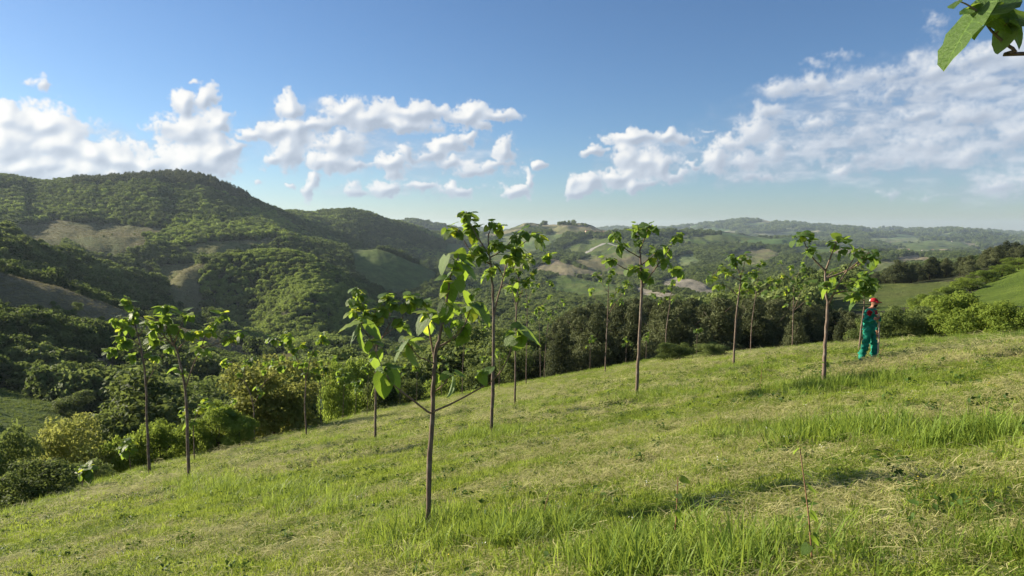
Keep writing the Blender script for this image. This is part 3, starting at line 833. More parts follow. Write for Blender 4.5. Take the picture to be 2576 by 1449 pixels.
_seen = (ELEV + 14.0 / RG >= RUNMAX - .006)[:-1, :-1]
def tree_h(r): return np.clip(7.2 + (r - 1300) * .0042, 7.0, 34)
_clump = fbm(GX * .004, GY * .004, 77, 4)[:-1, :-1]
_thin = np.where(RG[:-1, :-1] > 2300, sstep(.50, .60, _clump), 1.0)
_dens = np.where(RG[:-1, :-1] > 2300, (RNG.random(_thin.shape) < _thin), True)
rng = np.random.default_rng(21)
th, r, z, px, py, ii, jj = cell_sample(_wood & _in & _seen & _dens & (RG[:-1, :-1] > 75), lambda r: tree_h(r) * .56, rng)
x, y = r * np.sin(th), r * np.cos(th)
KNOLL = [(488,700),(600,648),(730,622),(830,662),(910,735),(965,800),(900,885),(640,885),(540,800)]
knoll = in_poly(KNOLL, px, py) & (r > 380) & (r < 720)
pinewood = (px > 1320) & (px < 2290) & (r < 175)
right_near = (px >= 2150) & (r < 350)
mountain = (r > 850) & (px < 1210) & ~knoll
hills_r = (r > 420) & (px >= 1210) & (r < 2400)
farw = r >= 2400
tone = fbm(x * .006, y * .006, 83, 4) + rng.normal(size=len(x)) * .10
hh = tree_h(r) * np.clip(np.exp(rng.normal(size=len(r)) * .30) * .92, .4, 1.7)
# what the photograph shows of the open fields stays open: keep trees from growing up in front of them
FM = np.zeros((372, 660), np.int32); FR = np.zeros((372, 660))
_m = VISIBLE & (PX > -20) & (PX < 2610) & (PY > 0) & (PY < 1470)
FM[(PY[_m] / 4).astype(int), (PX[_m] / 4 + 6).astype(int)] = LABEL[_m]
FR[(PY[_m] / 4).astype(int), (PX[_m] / 4 + 6).astype(int)] = RG[_m]
def clear_height(px_, py_, r_, h_):
    """tallest tree at this spot that leaves the fields behind it in view"""
    dep = r_ * .97; rows = np.arange(py_, py_ - h_ / dep * FPX - 4, -3.0)
    jx = (np.clip(px_, -20, 2610) / 4 + 6)
    for row in rows:
        if row < 0: break
        i_, j_ = int(row / 4), int(jx)
        if FM[i_, j_] > 0 and FR[i_, j_] > r_ * 1.04: return max(0.0, (py_ - row) / FPX * dep)
    return h_
ch = np.array([clear_height(a, b, c, d) for a, b, c, d in zip(px, py, r, hh)])
hh = np.minimum(hh, np.maximum(ch * 1.08, 0))
def put(name, sel, label, kinds, idx):
    sel = sel & (hh > np.minimum(2.6, r * .006))
    n = int(sel.sum())
    if n == 0: return
    s = hh[sel]
    rot = np.zeros((n, 3)); rot[:, 2] = rng.random(n) * 6.28
    scl = np.stack([s * rng.uniform(.95, 1.35, n), s * rng.uniform(.95, 1.35, n), s], -1)
    scatter(name, np.stack([x[sel], y[sel], z[sel] - s * .22], -1), rot, scl, idx[sel], kinds, label)
all_kinds = far_kinds['dark'] + far_kinds['mid'] + far_kinds['knoll'] + far_pines
three = rng.integers(0, 3, len(x))
idx = np.where(tone > .56, 3, 0) + three
idx = np.where(tone > .66, 6 + three, idx)
idx = np.where(rng.random(len(x)) < .07, 9 + three % 2, idx)
ridge_pine = (r > 1330) & (px < 620) & (px > 180) & (r < 1700)
idx = np.where(ridge_pine, 9 + three % 2, idx)
hh = np.where(ridge_pine, hh * 1.45, hh)
hh = np.where(knoll, np.clip(hh, 4.2, 7.0), hh)
put('mountain_wood', mountain, 'dense dark oak wood covering the long mountain on the left', all_kinds, idx)
put('knoll_wood', knoll, 'yellow green young wood on the rounded knoll below the mountain', all_kinds, np.where(tone > .36, 6 + three, 3 + three))
put('hill_wood', hills_r, 'dark woods between the patchwork fields on the middle hills', all_kinds, np.where(tone > .52, 3, 0) + three)
put('far_wood', farw, 'clumps of woodland on the far hazy hills and plain', all_kinds, np.where(tone > .52, 3, 0) + three)
tall_enough = hh > np.minimum(2.6, r * .006)
rest = tall_enough & ~(knoll | mountain | hills_r | farw | pinewood | right_near)
vis_tree = np.array([ELEV[a, b] + 8.0 / RG[a, b] >= RUNMAX[a, b] + 1.0 / RG[a, b] for a, b in zip(ii, jj)])
near_tree = rest & (r < 300) & vis_tree
cand = np.where(near_tree)[0]
cand = cand[np.argsort(r[cand])][:285]
single = np.zeros(len(x), bool); single[cand] = True
put('valley_wood', rest & ~single, 'dark mixed wood filling the valley below the bare slope', all_kinds, np.where(tone > .50, 3, 0) + three)
def make_tree(name, label, cat, group, loc, h, wide, crown, trunk, rz):
    o = thing(name, label, cat, loc, group)
    o.scale = (h * wide, h * wide, h); o.rotation_euler = (0, 0, rz)
    c = link('crown', crown, o); t = link('trunk', trunk, o)
    return o
rr_ = random.Random(3)
for k in cand:
    ki = (0, 1, 2, 3)[rr_.randrange(4)]
    if tone[k] > .52: ki = (0, 2)[rr_.randrange(2)]
    lb, gp = (('round leafy tree growing in the shady wooded valley on the left below the bare ridge', 'trees in the wooded valley on the left') if px[k] < 760 else
              ('round leafy tree in the wooded dip seen between the front saplings and the pine wood', 'trees in the wooded dip in the middle'))
    make_tree('broadleaf_tree', lb, 'tree', gp, (x[k], y[k], z[k] - hh[k] * .12), hh[k] * .95, rr_.uniform(1.0, 1.35), mid_trees[ki], mid_trunks[ki % 2], rr_.uniform(0, 6.28))

# trees of the valley that stand apart
for (px_, py_, top_, wp_, ki, lb) in [(190,1048,982,88,0,'lone round tree with a long shadow at the edge of the lower left green field'),(302,1080,1038,62,2,'small round tree right of the lone round tree by the green field'),
        (80,985,938,64,0,'grey green round tree above the left end of the green field'),(130,1008,962,50,2,'small tree between the grey green tree and the lone round tree'),(35,930,868,70,0,'broad pale tree near the left edge above the green field'),(420,985,935,60,2,'pale tree in the valley wood behind the trunk of the left tall sapling'),(345,905,850,66,0,'round tree at the lower edge of the bare slope')]:
    p, d_ = ground_hit(px_, py_, 100, 320); dep = p[1] * cp - (p[2] - EYE) * sp
    o = make_tree('round_tree', lb, 'tree', None, p - np.array([0, 0, .3]), (py_ - top_) / FPX * dep, 1.0, mid_trees[ki], mid_trunks[0], rr_.uniform(0, 6.28))
    w_ = wp_ / FPX * dep; o.scale = (w_ * 1.15, w_ * 1.15, o.scale[2])

# the pine wood just under the brow, to the right
def prof(p, pts): return np.interp(p, [a for a, b in pts], [b for a, b in pts])
PINE_TOP = [(1300,880),(1340,860),(1400,800),(1450,768),(1600,748),(1750,748),(1900,745),(2000,752),(2100,768),(2190,800),(2300,815)]
placed = []
tries = 0
while len(placed) < 235 and tries < 9000:
    tries += 1
    p = rr_.uniform(1325, 2290); a, _ = angles(p, 850); a = float(a)
    R = float(brow(np.array([a]))[0])
    d = R + 9 + (rr_.random() ** .75) * (150 - R)
    xx, yy = d * math.sin(a), d * math.cos(a)
    if any((xx - q[0]) ** 2 + (yy - q[1]) ** 2 < 2.2 ** 2 for q in placed): continue
    zz = float(land_z(np.array([xx]), np.array([yy]))[0])
    depth = yy * cp - (zz - EYE) * sp
    row = H / 2 - FPX * (yy * sp + (zz - EYE) * cp) / depth
    top = prof(p, PINE_TOP) + abs(rr_.gauss(0, 1)) * 26
    h = (row - top) / FPX * depth
    if h < 3.2: continue
    h = min(h, 12.5)
    if row - h * FPX / depth > 895: continue
    placed.append((xx, yy))
    make_tree('pine_tree', 'dark olive pine packed in the wood just below the brow of the meadow', 'tree', 'pines in the wood below the meadow',
              (xx, yy, zz), h, rr_.uniform(.75, 1.15), pine_crowns[rr_.randrange(4)], pine_trunk, rr_.uniform(0, 6.28))
# conifer belt beyond the green field on the right
for k in range(64):
    p = rr_.uniform(2175, 2600); a, _ = angles(p, 700); a = float(a)
    d = rr_.uniform(275, 345)
    xx, yy = d * math.sin(a), d * math.cos(a)
    zz = float(land_z(np.array([xx]), np.array([yy]))[0])
    make_tree('pine_tree', 'dark conifer in the belt of trees behind the small green field', 'tree', 'conifers of the belt behind the green field',
              (xx, yy, zz), rr_.uniform(5.0, 8.5), rr_.uniform(1.0, 1.5), pine_crowns[rr_.randrange(4)], pine_trunk, rr_.uniform(0, 6.28))

# bushes and small trees along the brow
bush_crowns = {k: [crown_mesh('crown', 200 + 10 * s + j, 11000, .021, 'bush', m) for j in range(3)] for s, (k, m) in enumerate(
    {'dark': F_MID, 'olive': F_OLIVE, 'bright': F_BRIGHT, 'yellow': F_YELLOW}.items())}
bush_trunk = trunk_mesh('trunk', 15, 'tree', M_WOOD)
def brow_bush(px_, top, wpx, dist, kind, label, name='bush', group=None):
    a, _ = angles(px_, top); a = float(a)
    xx, yy = dist * math.sin(a), dist * math.cos(a)
    zz = float(land_z(np.array([xx]), np.array([yy]))[0])
    x0, y0, z0 = ray(px_, top)
    depth = yy / y0
    h = EYE + z0 * depth - zz
    w = wpx / FPX * depth
    o = make_tree(name, label, 'bush', group, (xx, yy, zz), h, 1.0, bush_crowns[kind][rr_.randrange(3)], bush_trunk, rr_.uniform(0, 6.28))
    o.scale = (w * 1.02, w * 1.02, h)
    return o
BUSHES = [
 (25,1068,170,33,'dark','tall dark green bush at the left edge behind the brow'),
 (-60,1090,190,30,'dark','dark bush cut by the left edge of the view'),
 (165,1058,220,38,'olive','wide olive brown bush right of the dark bush at the left edge'),
 (70,1170,200,27,'dark','low dark thicket at the foot of the olive bush on the left'),
 (225,1160,130,31,'dark','small dark bush under the right side of the olive bush'),
 (300,1092,120,38,'bright','light green bush between the olive bush and the two tall saplings'),
 (395,1052,120,36,'bright','bright green bush behind the trunks of the two tall left saplings'),
 (470,1062,110,38,'bright','bright green bush right of the second tall left sapling'),
 (545,1008,110,37,'bright','tall light green bush left of the big round olive bush'),
 (600,1050,90,36,'bright','small bright bush in front of the big round olive bush'),
 (690,908,275,42,'olive','big round olive brown bush standing alone on the brow'),
 (845,898,110,56,'bright','yellow green tree just right of the big round olive bush'),
 (905,890,95,60,'bright','light green tree behind the leftmost leaves of the big front sapling'),
 (960,940,120,58,'dark','dark green bush left of the front sapling trunk'),
 (1035,955,100,60,'dark','dark bush close behind the front sapling trunk'),
 (1120,945,110,66,'bright','pale bush between the front sapling and the tallest sapling'),
 (1210,900,110,75,'dark','dark scrub below the valley track'),
 (1300,880,110,72,'dark','dark scrub at the left end of the pine wood'),
 (1700,862,90,46,'dark','green scrub in front of the pines'),
 (1790,862,80,44,'dark','second patch of green scrub in front of the pines'),
 (2215,770,130,48,'dark','dark bush right behind the man in green'),
 (2290,768,130,52,'dark','dark grey green bush right of the man'),
 (2350,745,150,56,'yellow','yellow green bush of the hedge nearest to the man'),
 (2410,738,160,50,'yellow','yellow green hedge bush left of the bright field'),
 (2480,755,160,46,'yellow','large yellow green bush under the bright field'),
 (2555,765,160,44,'yellow','yellow green bush at the right edge under the bright field'),
 (2630,780,140,46,'yellow','yellow green bush cut by the right edge'),
 (2345,738,100,120,'yellow','lowest bush of the hedge climbing along the bright field'),
 (2395,722,95,175,'yellow','second bush of the climbing hedge from below'),
 (2440,698,85,205,'yellow','middle bush of the climbing hedge'),
 (2482,680,80,225,'yellow','bush in the upper part of the climbing hedge'),
 (2522,664,75,240,'yellow','upper hedge bush above the bright field'),
 (2566,648,80,255,'yellow','topmost hedge bush at the right edge'),
 (2330,790,120,50,'dark','low dark bush in the shade of the hedge'),
]
for b in BUSHES: brow_bush(*b[:5], b[5])

# ------------------------------------------------------------------ paulownia saplings
def leaf_mesh(name, droop, fold, seed, stalk=0.0):
    rng = np.random.default_rng(seed)
    nu, nv = 7, 8
    V, UV = [], []
    for v in np.linspace(0, 1, nv):
        w = .46 * (math.sin(math.pi * min(1, (v * .94 + .06)) ** .62)) ** .75 if v < 1 else .0
        w += .02 * (v < 1)
        for u in np.linspace(-1, 1, nu):
            yy = v - .16 * abs(u) ** 1.3 * (1 - v) ** 3
            zz = fold * abs(u) * w - droop * v * v + .018 * math.sin(v * 19 + abs(u) * 3) * abs(u) + rng.normal() * .006 - .10 * (u * w) ** 2 * 3
            V.append((u * w, yy + stalk, zz)); UV.append((u * .5 + .5, v))
    i, j = np.meshgrid(np.arange(nv - 1), np.arange(nu - 1), indexing='ij')
    F = np.stack([i * nu + j, i * nu + j + 1, (i + 1) * nu + j + 1, (i + 1) * nu + j], -1).reshape(-1, 4)
    V = np.array(V); UV = np.array(UV)
    if stalk:
        tv, tf_, tt = tube([(0, 0, 0), (0, stalk * .5, .03), (0, stalk + .04, 0)], [.016, .013, .01], 4)
        UV = np.vstack([UV, np.tile([[.5, .5]], (len(tv), 1))])
        n = len(V); V = np.vstack([V, tv])
        return mesh_np(name, V, [np.vstack([F, tf_ + n]), tt + n], uv=UV, smooth=True)
    return mesh_np(name, V, F, uv=UV, smooth=True)
def leaf_mat(name, dark, light, under, trans, tf):
    m, nt, out = new_mat(name)
    uv = N(nt, 'ShaderNodeUVMap', uv_map='uv')
    sx = N(nt, 'ShaderNodeSeparateXYZ'); nt.links.new(uv.outputs['UV'], sx.inputs[0])
    au = math_n(nt, 'ABSOLUTE', math_n(nt, 'SUBTRACT', sx.outputs['X'], .5))
    mid = math_n(nt, 'LESS_THAN', au, .022)
    lat = math_n(nt, 'FRACT', math_n(nt, 'MULTIPLY', math_n(nt, 'SUBTRACT', sx.outputs['Y'], math_n(nt, 'MULTIPLY', au, .55)), 6.0))
    lat = math_n(nt, 'LESS_THAN', lat, .09)
    vein = math_n(nt, 'MAXIMUM', mid, lat)
    oi = N(nt, 'ShaderNodeObjectInfo')
    c = ramp(nt, math_n(nt, 'MULTIPLY_ADD', noise(nt, N(nt, 'ShaderNodeTexCoord').outputs['Object'], 5.0, 4.0), .6, math_n(nt, 'MULTIPLY', oi.outputs['Random'], .6)), [(.25, dark), (.85, light)])
    geo = N(nt, 'ShaderNodeNewGeometry')
    c = mixc(nt, geo.outputs['Backfacing'], c, under)
    c = mixc(nt, math_n(nt, 'MULTIPLY', vein, .45), c, tuple(min(1, q * 1.9) for q in light))
    hgt = math_n(nt, 'MULTIPLY_ADD', vein, -.6, noise(nt, N(nt, 'ShaderNodeTexCoord').outputs['Object'], 16.0, 4.0))
    p = principled(nt, None, c, .48, .35, hgt, .02, .7)
    t = N(nt, 'ShaderNodeBsdfTranslucent'); nt.links.new(mixc(nt, .7, c, trans), t.inputs['Color'])
    mx = N(nt, 'ShaderNodeMixShader'); mx.inputs[0].default_value = tf
    nt.links.new(p.outputs['BSDF'], mx.inputs[1]); nt.links.new(t.outputs['BSDF'], mx.inputs[2])
    nt.links.new(mx.outputs[0], out.inputs['Surface'])
    return m
M_LEAF = leaf_mat('paulownia_leaf', (.030, .078, .014), (.10, .175, .032), (.13, .20, .075), (.40, .58, .05), .43)
M_LEAFY = leaf_mat('pale_yellow_leaf', (.13, .21, .025), (.24, .32, .045), (.22, .28, .09), (.60, .68, .04), .55)
BLADES, STALKED = [], []
for k, (d, f) in enumerate([(.10, .18), (.32, .12), (.55, .22), (.22, .34)]):
    a = leaf_mesh('leaf', d, f, k); a.materials.append(M_LEAF); BLADES.append(a)
    b = leaf_mesh('leaf', d, f, 10 + k, .30); b.materials.append(M_LEAF); STALKED.append(b)
a = leaf_mesh('leaf', .25, .2, 31); a.materials.append(M_LEAFY); BLADES.append(a)
b = leaf_mesh('leaf', .25, .2, 32, .30); b.materials.append(M_LEAFY); STALKED.append(b)
SR = random.Random(12)
def frame_matrix(org, along, up, size):
    y_ = Vector(along).normalized(); u = Vector(up)
    x_ = y_.cross(u)
    if x_.length < 1e-3: x_ = y_.cross(Vector((1, .2, 0)))
    x_.normalize(); z_ = x_.cross(y_)
    m = Matrix(((x_.x, y_.x, z_.x), (x_.y, y_.y, z_.y), (x_.z, y_.z, z_.z))).to_4x4()
    return Matrix.Translation(Vector(org)) @ m @ Matrix.Diagonal((size, size, size, 1))
def add_leaf(parent, org, along, up, size, meshes, k):
    o = bpy.data.objects.new('leaf', meshes[k]); COL.objects.link(o); o.parent = parent
    o.matrix_local = frame_matrix(org, along, up, size)
    return o
class Sapling:
    def __init__(s, label, base, depth=None, group='paulownia saplings planted on the meadow', loc=None):
        if loc is None:
            if depth is None: s.base, d = ground_hit(*base, rmax=70)
            else:
                s.base = at_depth(*base, depth); s.base[2] = land_z(s.base[:1], s.base[1:2])[0]
        else: s.base = np.array(loc, float)
        s.depth = s.base[1] * cp - (s.base[2] - EYE) * sp
        s.o = thing('sapling', label, 'sapling', s.base, group)
        s.paths = []
    def pt(s, px, py, dd=0.0): return at_depth(px, py, s.depth + dd) - s.base
    def limb(s, name, pts, r0, r1, wob=.0, sides=8, mat=None, n=None, start=None):
        k = len(pts)
        P = [s.pt(a, b, wob * i / max(1, k - 1)) for i, (a, b) in enumerate(pts)]
        if start is not None: P[0] = start
        if name == 'trunk': P[0] = np.array([P[0][0], P[0][1], -.08])
        n = n or max(5, 3 * k)
        path = smooth_path(P, n)
        if name == 'trunk':
            jit = np.array([[SR.gauss(0, 1) * r0 * .12, SR.gauss(0, 1) * r0 * .12, 0] for _ in path]); path = path + jit
        rad = np.linspace(r0, r1, n) * np.array([1 + SR.gauss(0, .05) for _ in range(n)])
        if name == 'trunk': rad[0] *= 1.25
        v, f, t = tube(path, rad, sides)
        link(name, mesh_np(name, v, [f, t], smooth=True), s.o, mats=(mat or (M_BARK if name == 'trunk' else M_TWIG),))
        s.paths.append((path, rad))
        return path
    def nearest(s, p):
        best = None
        for path, rad in s.paths:
            d = np.linalg.norm(path - p, axis=1)
            # prefer joining lower than the cluster so twigs rise
            d = d + np.maximum(0, path[:, 2] - p[2]) * .8
            i = int(np.argmin(d))
            if best is None or d[i] < best[0]: best = (d[i], path[i], rad[i])
        return best
    def branch(s, pts, r0=.014, r1=.005, wob=None):
        wob = SR.uniform(-.35, .35) if wob is None else wob
        P0 = s.pt(*pts[0]); b = s.nearest(P0)
        return s.limb('branch', pts, min(r0, b[2] * .9), r1, wob, 6, start=b[1])
    def cluster(s, px, py, n=6, size=.2, yellow=.12, spread=1.0):
        n = n + (1 if s.depth < 14.5 else 3); size = size * (.94 if s.depth < 14.5 else 1.06)
        p = s.pt(px, py)
        b = s.nearest(p)
        j = SR.uniform(-.2, .2)
        ahead = b[0] > .05
        if ahead:
            p = s.pt(px, py, (b[1] @ np.array([0, cp, -sp])) * .9 + j)
            v, f, t = tube(smooth_path([b[1], (b[1] + p) / 2 + np.array([0, 0, -.02]), p], 4), np.linspace(min(.008, b[2]), .004, 4), 5)
            link('twig', mesh_np('twig', v, [f, t], smooth=True), s.o, mats=(M_TWIG,))
        else: p = b[1]
        a0 = SR.uniform(0, 6.28)
        for k in range(n):
            az = a0 + k * 2.4 + SR.uniform(-.4, .4)
            dr = math.radians(SR.uniform(5, 72)) if k > 1 else math.radians(SR.uniform(-35, 15))
            al = Vector((math.cos(az) * math.cos(dr), math.sin(az) * math.cos(dr), -math.sin(dr)))
            sz = size * SR.uniform(.6, 1.15) * (.7 if k > n - 2 else 1)
            off = np.array([SR.gauss(0, .03), SR.gauss(0, .03), -.05 * (k % 3) * spread])
            y_ = SR.random() < yellow
            add_leaf(s.o, p + off, al, (SR.gauss(0, .35), SR.gauss(0, .35), 1), sz, STALKED, 4 if y_ else SR.randrange(4))
def Z(x0, y0, k):            # picture places read in an enlarged part of the photograph
    return lambda pts: [((x0 + a / k) * W / 2688.0, (y0 + b / k) * W / 2688.0) for a, b in pts]

# -- the big sapling in front
z1 = Z(860, 620, 2.898)
t = Sapling('nearest sapling with the largest leaves and two long low branches', (1075, 1340), 7.3)
FRONT = t
t.limb('trunk', [(1075,1342),(1080,1190)] + z1([(795,1350),(805,1100),(818,900),(850,780),(870,670),(905,500),(925,350),(960,230),(995,150)]), .030, .005, 0, 10, n=40)
t.branch(z1([(797,1355),(770,1340),(640,1240),(500,1130),(450,1060)]), .014, .007, -.15)
t.branch(z1([(450,1060),(385,930),(330,790),(250,690)]), .008, .004, .1)
t.branch(z1([(812,1350),(930,1280),(1100,1190),(1250,1100),(1330,1010),(1385,890),(1425,740)]), .016, .005, -.3)
t.branch(z1([(822,1185),(880,1130),(935,1060)]), .007, .004, -.2)
t.branch(z1([(805,990),(770,700),(755,610)]), .014, .005, .15)
t.branch(z1([(850,855),(920,800),(1010,730),(1060,630),(1095,530)]), .013, .005, .2)
t.branch(z1([(798,985),(740,935),(690,915),(610,815)]), .010, .004, -.25)
t.branch(z1([(915,800),(985,735),(1040,680)]), .006, .003, -.2)
FL = [(900,150,835,275,1),(935,285,800,390,2),(985,130,905,120,4),(1000,170,1035,85,0),(990,200,925,275,1),(1010,200,1060,350,2),(1040,215,1155,305,1),(1020,180,1130,225,0),
 (930,365,940,485,2),(905,405,850,458,4),(905,520,855,645,1),(915,530,935,640,2),(925,510,1005,560,0),(875,670,905,750,4),
 (755,600,660,725,1),(755,610,738,725,4),(760,580,680,570,4),(770,570,855,585,0),(775,640,835,690,1),(780,600,850,655,3),
 (1090,530,985,570,1),(1085,500,1035,415,0),(1095,530,1105,430,3),(1098,545,1105,645,4),(1110,540,1185,500,0),(1120,520,1262,605,2),(1090,440,1005,430,1),(1110,430,1160,395,0),
 (1010,690,955,720,1),(1040,680,1000,770,2),(1050,690,1098,795,1),(1040,680,1045,790,2),
 (1420,720,1340,810,1),(1440,740,1420,900,2),(1450,720,1505,815,1),(1470,700,1650,785,1),(1430,700,1440,645,0),
 (930,1040,855,1070,1),(950,1040,1000,1195,2),(970,1030,1055,1065,0),(1170,1035,1180,1120,2),(1160,1030,1115,1055,1),(1180,1030,1220,1045,0),(850,1060,828,1120,1),
 (590,800,475,925,1),(590,785,655,745,4),(600,830,505,865,0),(620,830,612,975,2),(620,800,755,855,1),(570,800,555,755,0),
 (440,1010,282,1165,1),(440,995,355,1010,0),(460,1000,592,1125,2),(430,1050,415,1215,2),(455,1010,470,960,0),
 (375,880,345,975,2),(335,790,285,860,1),(350,800,425,832,0),(300,665,432,765,1),(235,655,75,695,4),(235,700,135,805,1),(245,710,218,880,2),(270,645,355,655,0)]
for k, (sx, sy, tx, ty, vk) in enumerate(FL):
    (ax, ay), (bx_, by_) = z1([(sx, sy), (tx, ty)])
    b = t.nearest(t.pt(ax, ay))
    base_d = float(b[1] @ np.array([0, cp, -sp]))
    d0 = base_d + SR.uniform(-.05, .05); d1 = d0 + SR.choice([-1, 1]) * SR.uniform(.03, .10)
    p0, p1 = t.pt(ax, ay, d0), t.pt(bx_, by_, d1)
    out = unit((p0 + p1) / 2 - b[1]); 
    add_leaf(t.o, p0, p1 - p0, (out[0] * .8 + SR.gauss(0, .25), out[1] * .6 - .35, 1.0), float(np.linalg.norm(p1 - p0)) * 1.04, BLADES, vk)
    v, f, tt = tube(smooth_path([b[1], (b[1] + p0) / 2 + np.array([0, 0, .01]), p0], 4), np.linspace(.0035, .002, 4), 5)
    link('leaf_stalk', mesh_np('leaf_stalk', v, [f, tt], smooth=True), t.o, mats=(M_TWIG,))

for a, b, c_ in ((955,560,3),(870,600,3),(1000,240,3),(1085,480,3),(600,800,3),(760,600,3),(1440,720,2),(450,1010,2),(1170,1040,3),(350,800,3),(1040,680,3),(930,330,2)):
    q = z1([(a, b)])[0]; t.cluster(*q, c_, .15, .25)

# -- the tallest one behind it
z2 = Z(1150, 520, 3.02)
t = Sapling('tallest sapling on the meadow just right of the nearest one', (1235, 1095))
t.limb('trunk', [(1235,1097)] + z2([(435,1420),(440,1000),(435,750),(425,600),(410,480),(395,380),(400,290),(425,215)]), .045, .010, 0, 9, n=34)
for pts in ([(400,430),(320,320),(270,230),(235,150),(222,105)], [(405,530),(330,480),(250,410),(190,310),(150,245)], [(415,475),(500,420),(580,340),(622,290)],
            [(450,900),(470,800),(500,700),(525,600),(550,500),(600,420),(700,340),(780,270)], [(520,610),(480,550),(440,515)], [(500,705),(540,680),(590,690)]):
    t.branch(z2(pts), .022, .007)
for a, b in z2([(225,105),(205,120),(270,170),(290,235),(255,215),(100,225),(160,245),(440,180),(480,215),(430,335),(480,345),(620,285),(690,250),(770,270),(800,300),(600,350),(280,390),(240,430),(350,430),(400,570),(620,460),(330,370),(560,450),(590,690),(440,520),(640,400)]):
    t.cluster(a, b, 6, .21)
t = Sapling('slender sapling with a dense leafy crown right behind the tallest one', (1298, 1020))
t.limb('trunk', z2([(610,1443),(615,1100),(625,800),(640,650),(650,540)]), .040, .012, 0, 8, n=24)
for pts in ([(628,850),(650,780),(690,680),(740,600),(860,480)], [(625,900),(600,780),(560,650)], [(640,640),(600,560),(560,480)], [(640,620),(680,520),(700,440)]):
    t.branch(z2(pts), .018, .006)
for a, b in z2([(560,560),(580,520),(600,630),(640,560),(690,510),(700,440),(740,470),(640,480),(560,710),(640,760),(690,650),(730,610),(860,460),(880,430),(760,560),(540,580),(620,690),(600,440)]):
    t.cluster(a, b, 6, .22)
t = Sapling('thin sapling left of centre behind the nearest pines with a pointed leafy top', (1325, 972))
t.limb('trunk', z2([(697,1452),(703,1100),(707,870),(700,760),(690,680)]), .035, .010, 0, 7, n=20)
t.branch(z2([(703,900),(760,900),(830,840),(880,780)]), .014, .006); t.branch(z2([(705,870),(740,750),(800,690),(880,660)]), .014, .006)
for a, b in z2([(700,690),(660,730),(720,800),(760,720),(790,680),(880,650),(900,670),(880,770),(830,850),(780,880),(680,920),(700,840),(740,660)]):
    t.cluster(a, b, 5, .22)
t = Sapling('thin sapling with a bare upright stem beside a leaning one above the pines', (1362, 952))
t.limb('trunk', z2([(812,1440),(808,1200),(800,960),(790,860)]), .030, .010, 0, 7, n=16)
t.branch(z2([(806,1000),(770,960),(740,970)]), .010, .005)
for a, b in z2([(790,860),(770,900),(830,880),(800,930),(745,960)]): t.cluster(a, b, 5, .22)
t = Sapling('sapling leaning to the right at the left end of the pine wood', (1368, 940))
t.limb('trunk', z2([(840,1392),(855,1150),(875,1000),(915,900),(985,810)]), .030, .010, 0, 7, n=16)
t.branch(z2([(825,1060),(870,1010),(900,950)]), .010, .005)
for a, b in z2([(985,800),(960,840),(930,890),(900,930),(870,950),(880,900),(1000,830)]): t.cluster(a, b, 5, .2)
t = Sapling('thin sapling half hidden behind the lower right branch of the nearest one', (1162, 996))
t.limb('trunk', z1([(1023,1228),(1028,1000),(1037,790),(1040,720)]), .032, .010, 0, 7, n=16)
t.branch(z1([(1035,800),(1080,740),(1150,640)]), .012, .005)
t.branch(z1([(1036,800),(1000,720),(980,650)]), .012, .005)
for a, b in z1([(1040,720),(1080,700),(1150,630),(1000,680),(980,640),(1130,600),(1060,860),(1180,650),(1190,700)]): t.cluster(a, b, 5, .22)
# -- behind it on the left
t = Sapling('bushy sapling whose crown mingles with the left branches of the nearest one', (945, 1110))
t.limb('trunk', z1([(361,1452),(366,1100),(375,850),(385,780)]), .042, .020, 0, 8, n=20)
for pts in ([(378,830),(430,750),(470,670),(530,595)], [(470,670),(460,620),(500,560)], [(378,850),(330,720),(270,540),(225,430)], [(380,800),(350,650),(370,560),(450,480)], [(385,790),(560,640),(600,480),(620,450)]):
    t.branch(z1(pts), .022, .006)
for a, b in z1([(225,395),(250,430),(200,470),(270,520),(190,550),(300,560),(370,570),(440,430),(480,460),(500,490),(420,530),(620,440),(650,480),(600,500),(760,490),(580,660),(540,620),(330,600),(250,600),(680,460),(390,620)]):
    t.cluster(a, b, 6, .26, .2)
# -- the two tall ones at the left
z3 = Z(240, 740, 2.683)
t = Sapling('left one of the two tall saplings near the left end of the brow', (375, 1195))
t.limb('trunk', z3([(410,1362),(390,960),(383,700),(350,470),(330,390),(300,270),(275,180),(255,120)]), .048, .008, 0, 9, n=34)
for pts in ([(345,450),(270,390),(200,310),(175,255)], [(332,375),(380,310),(410,260)], [(386,720),(440,620),(510,500),(545,450)], [(370,565),(400,520),(430,500)], [(352,505),(320,470),(270,495)], [(350,470),(260,440),(150,470)]):
    t.branch(z3(pts), .018, .006)
for a, b in z3([(245,110),(270,140),(300,205),(290,245),(160,250),(185,275),(225,310),(270,310),(200,380),(250,405),(150,460),(125,480),(285,505),(440,510),(545,450),(220,430),(260,250),(410,265)]):
    t.cluster(a, b, 6, .25, .15)
t = Sapling('right one of the two tall saplings at the left with a forked trunk', (472, 1210))
t.limb('trunk', z3([(685,1397),(675,1000),(660,750),(610,510),(570,420),(530,320),(500,240),(528,155)]), .046, .008, 0, 9, n=36)
for pts in ([(665,760),(720,580),(770,470),(810,360),(850,310),(910,240)], [(820,470),(870,440),(950,405),(1030,350)], [(612,490),(640,440),(680,395)], [(590,460),(520,390),(470,300)], [(575,430),(620,340),(660,230)], [(640,620),(610,610)]):
    t.branch(z3(pts), .024, .006)
for a, b in z3([(500,165),(540,160),(540,220),(450,265),(385,270),(480,285),(650,215),(690,220),(620,330),(700,345),(470,410),(430,390),(840,290),(880,250),(935,215),(830,330),(745,450),(790,470),(960,395),(1040,350),(980,370),(615,605),(560,300),(520,250),(740,340),(440,330)]):
    t.cluster(a, b, 6, .22, .15)
t = Sapling('short thin sapling behind the forked tall one at the left', (489, 1163))
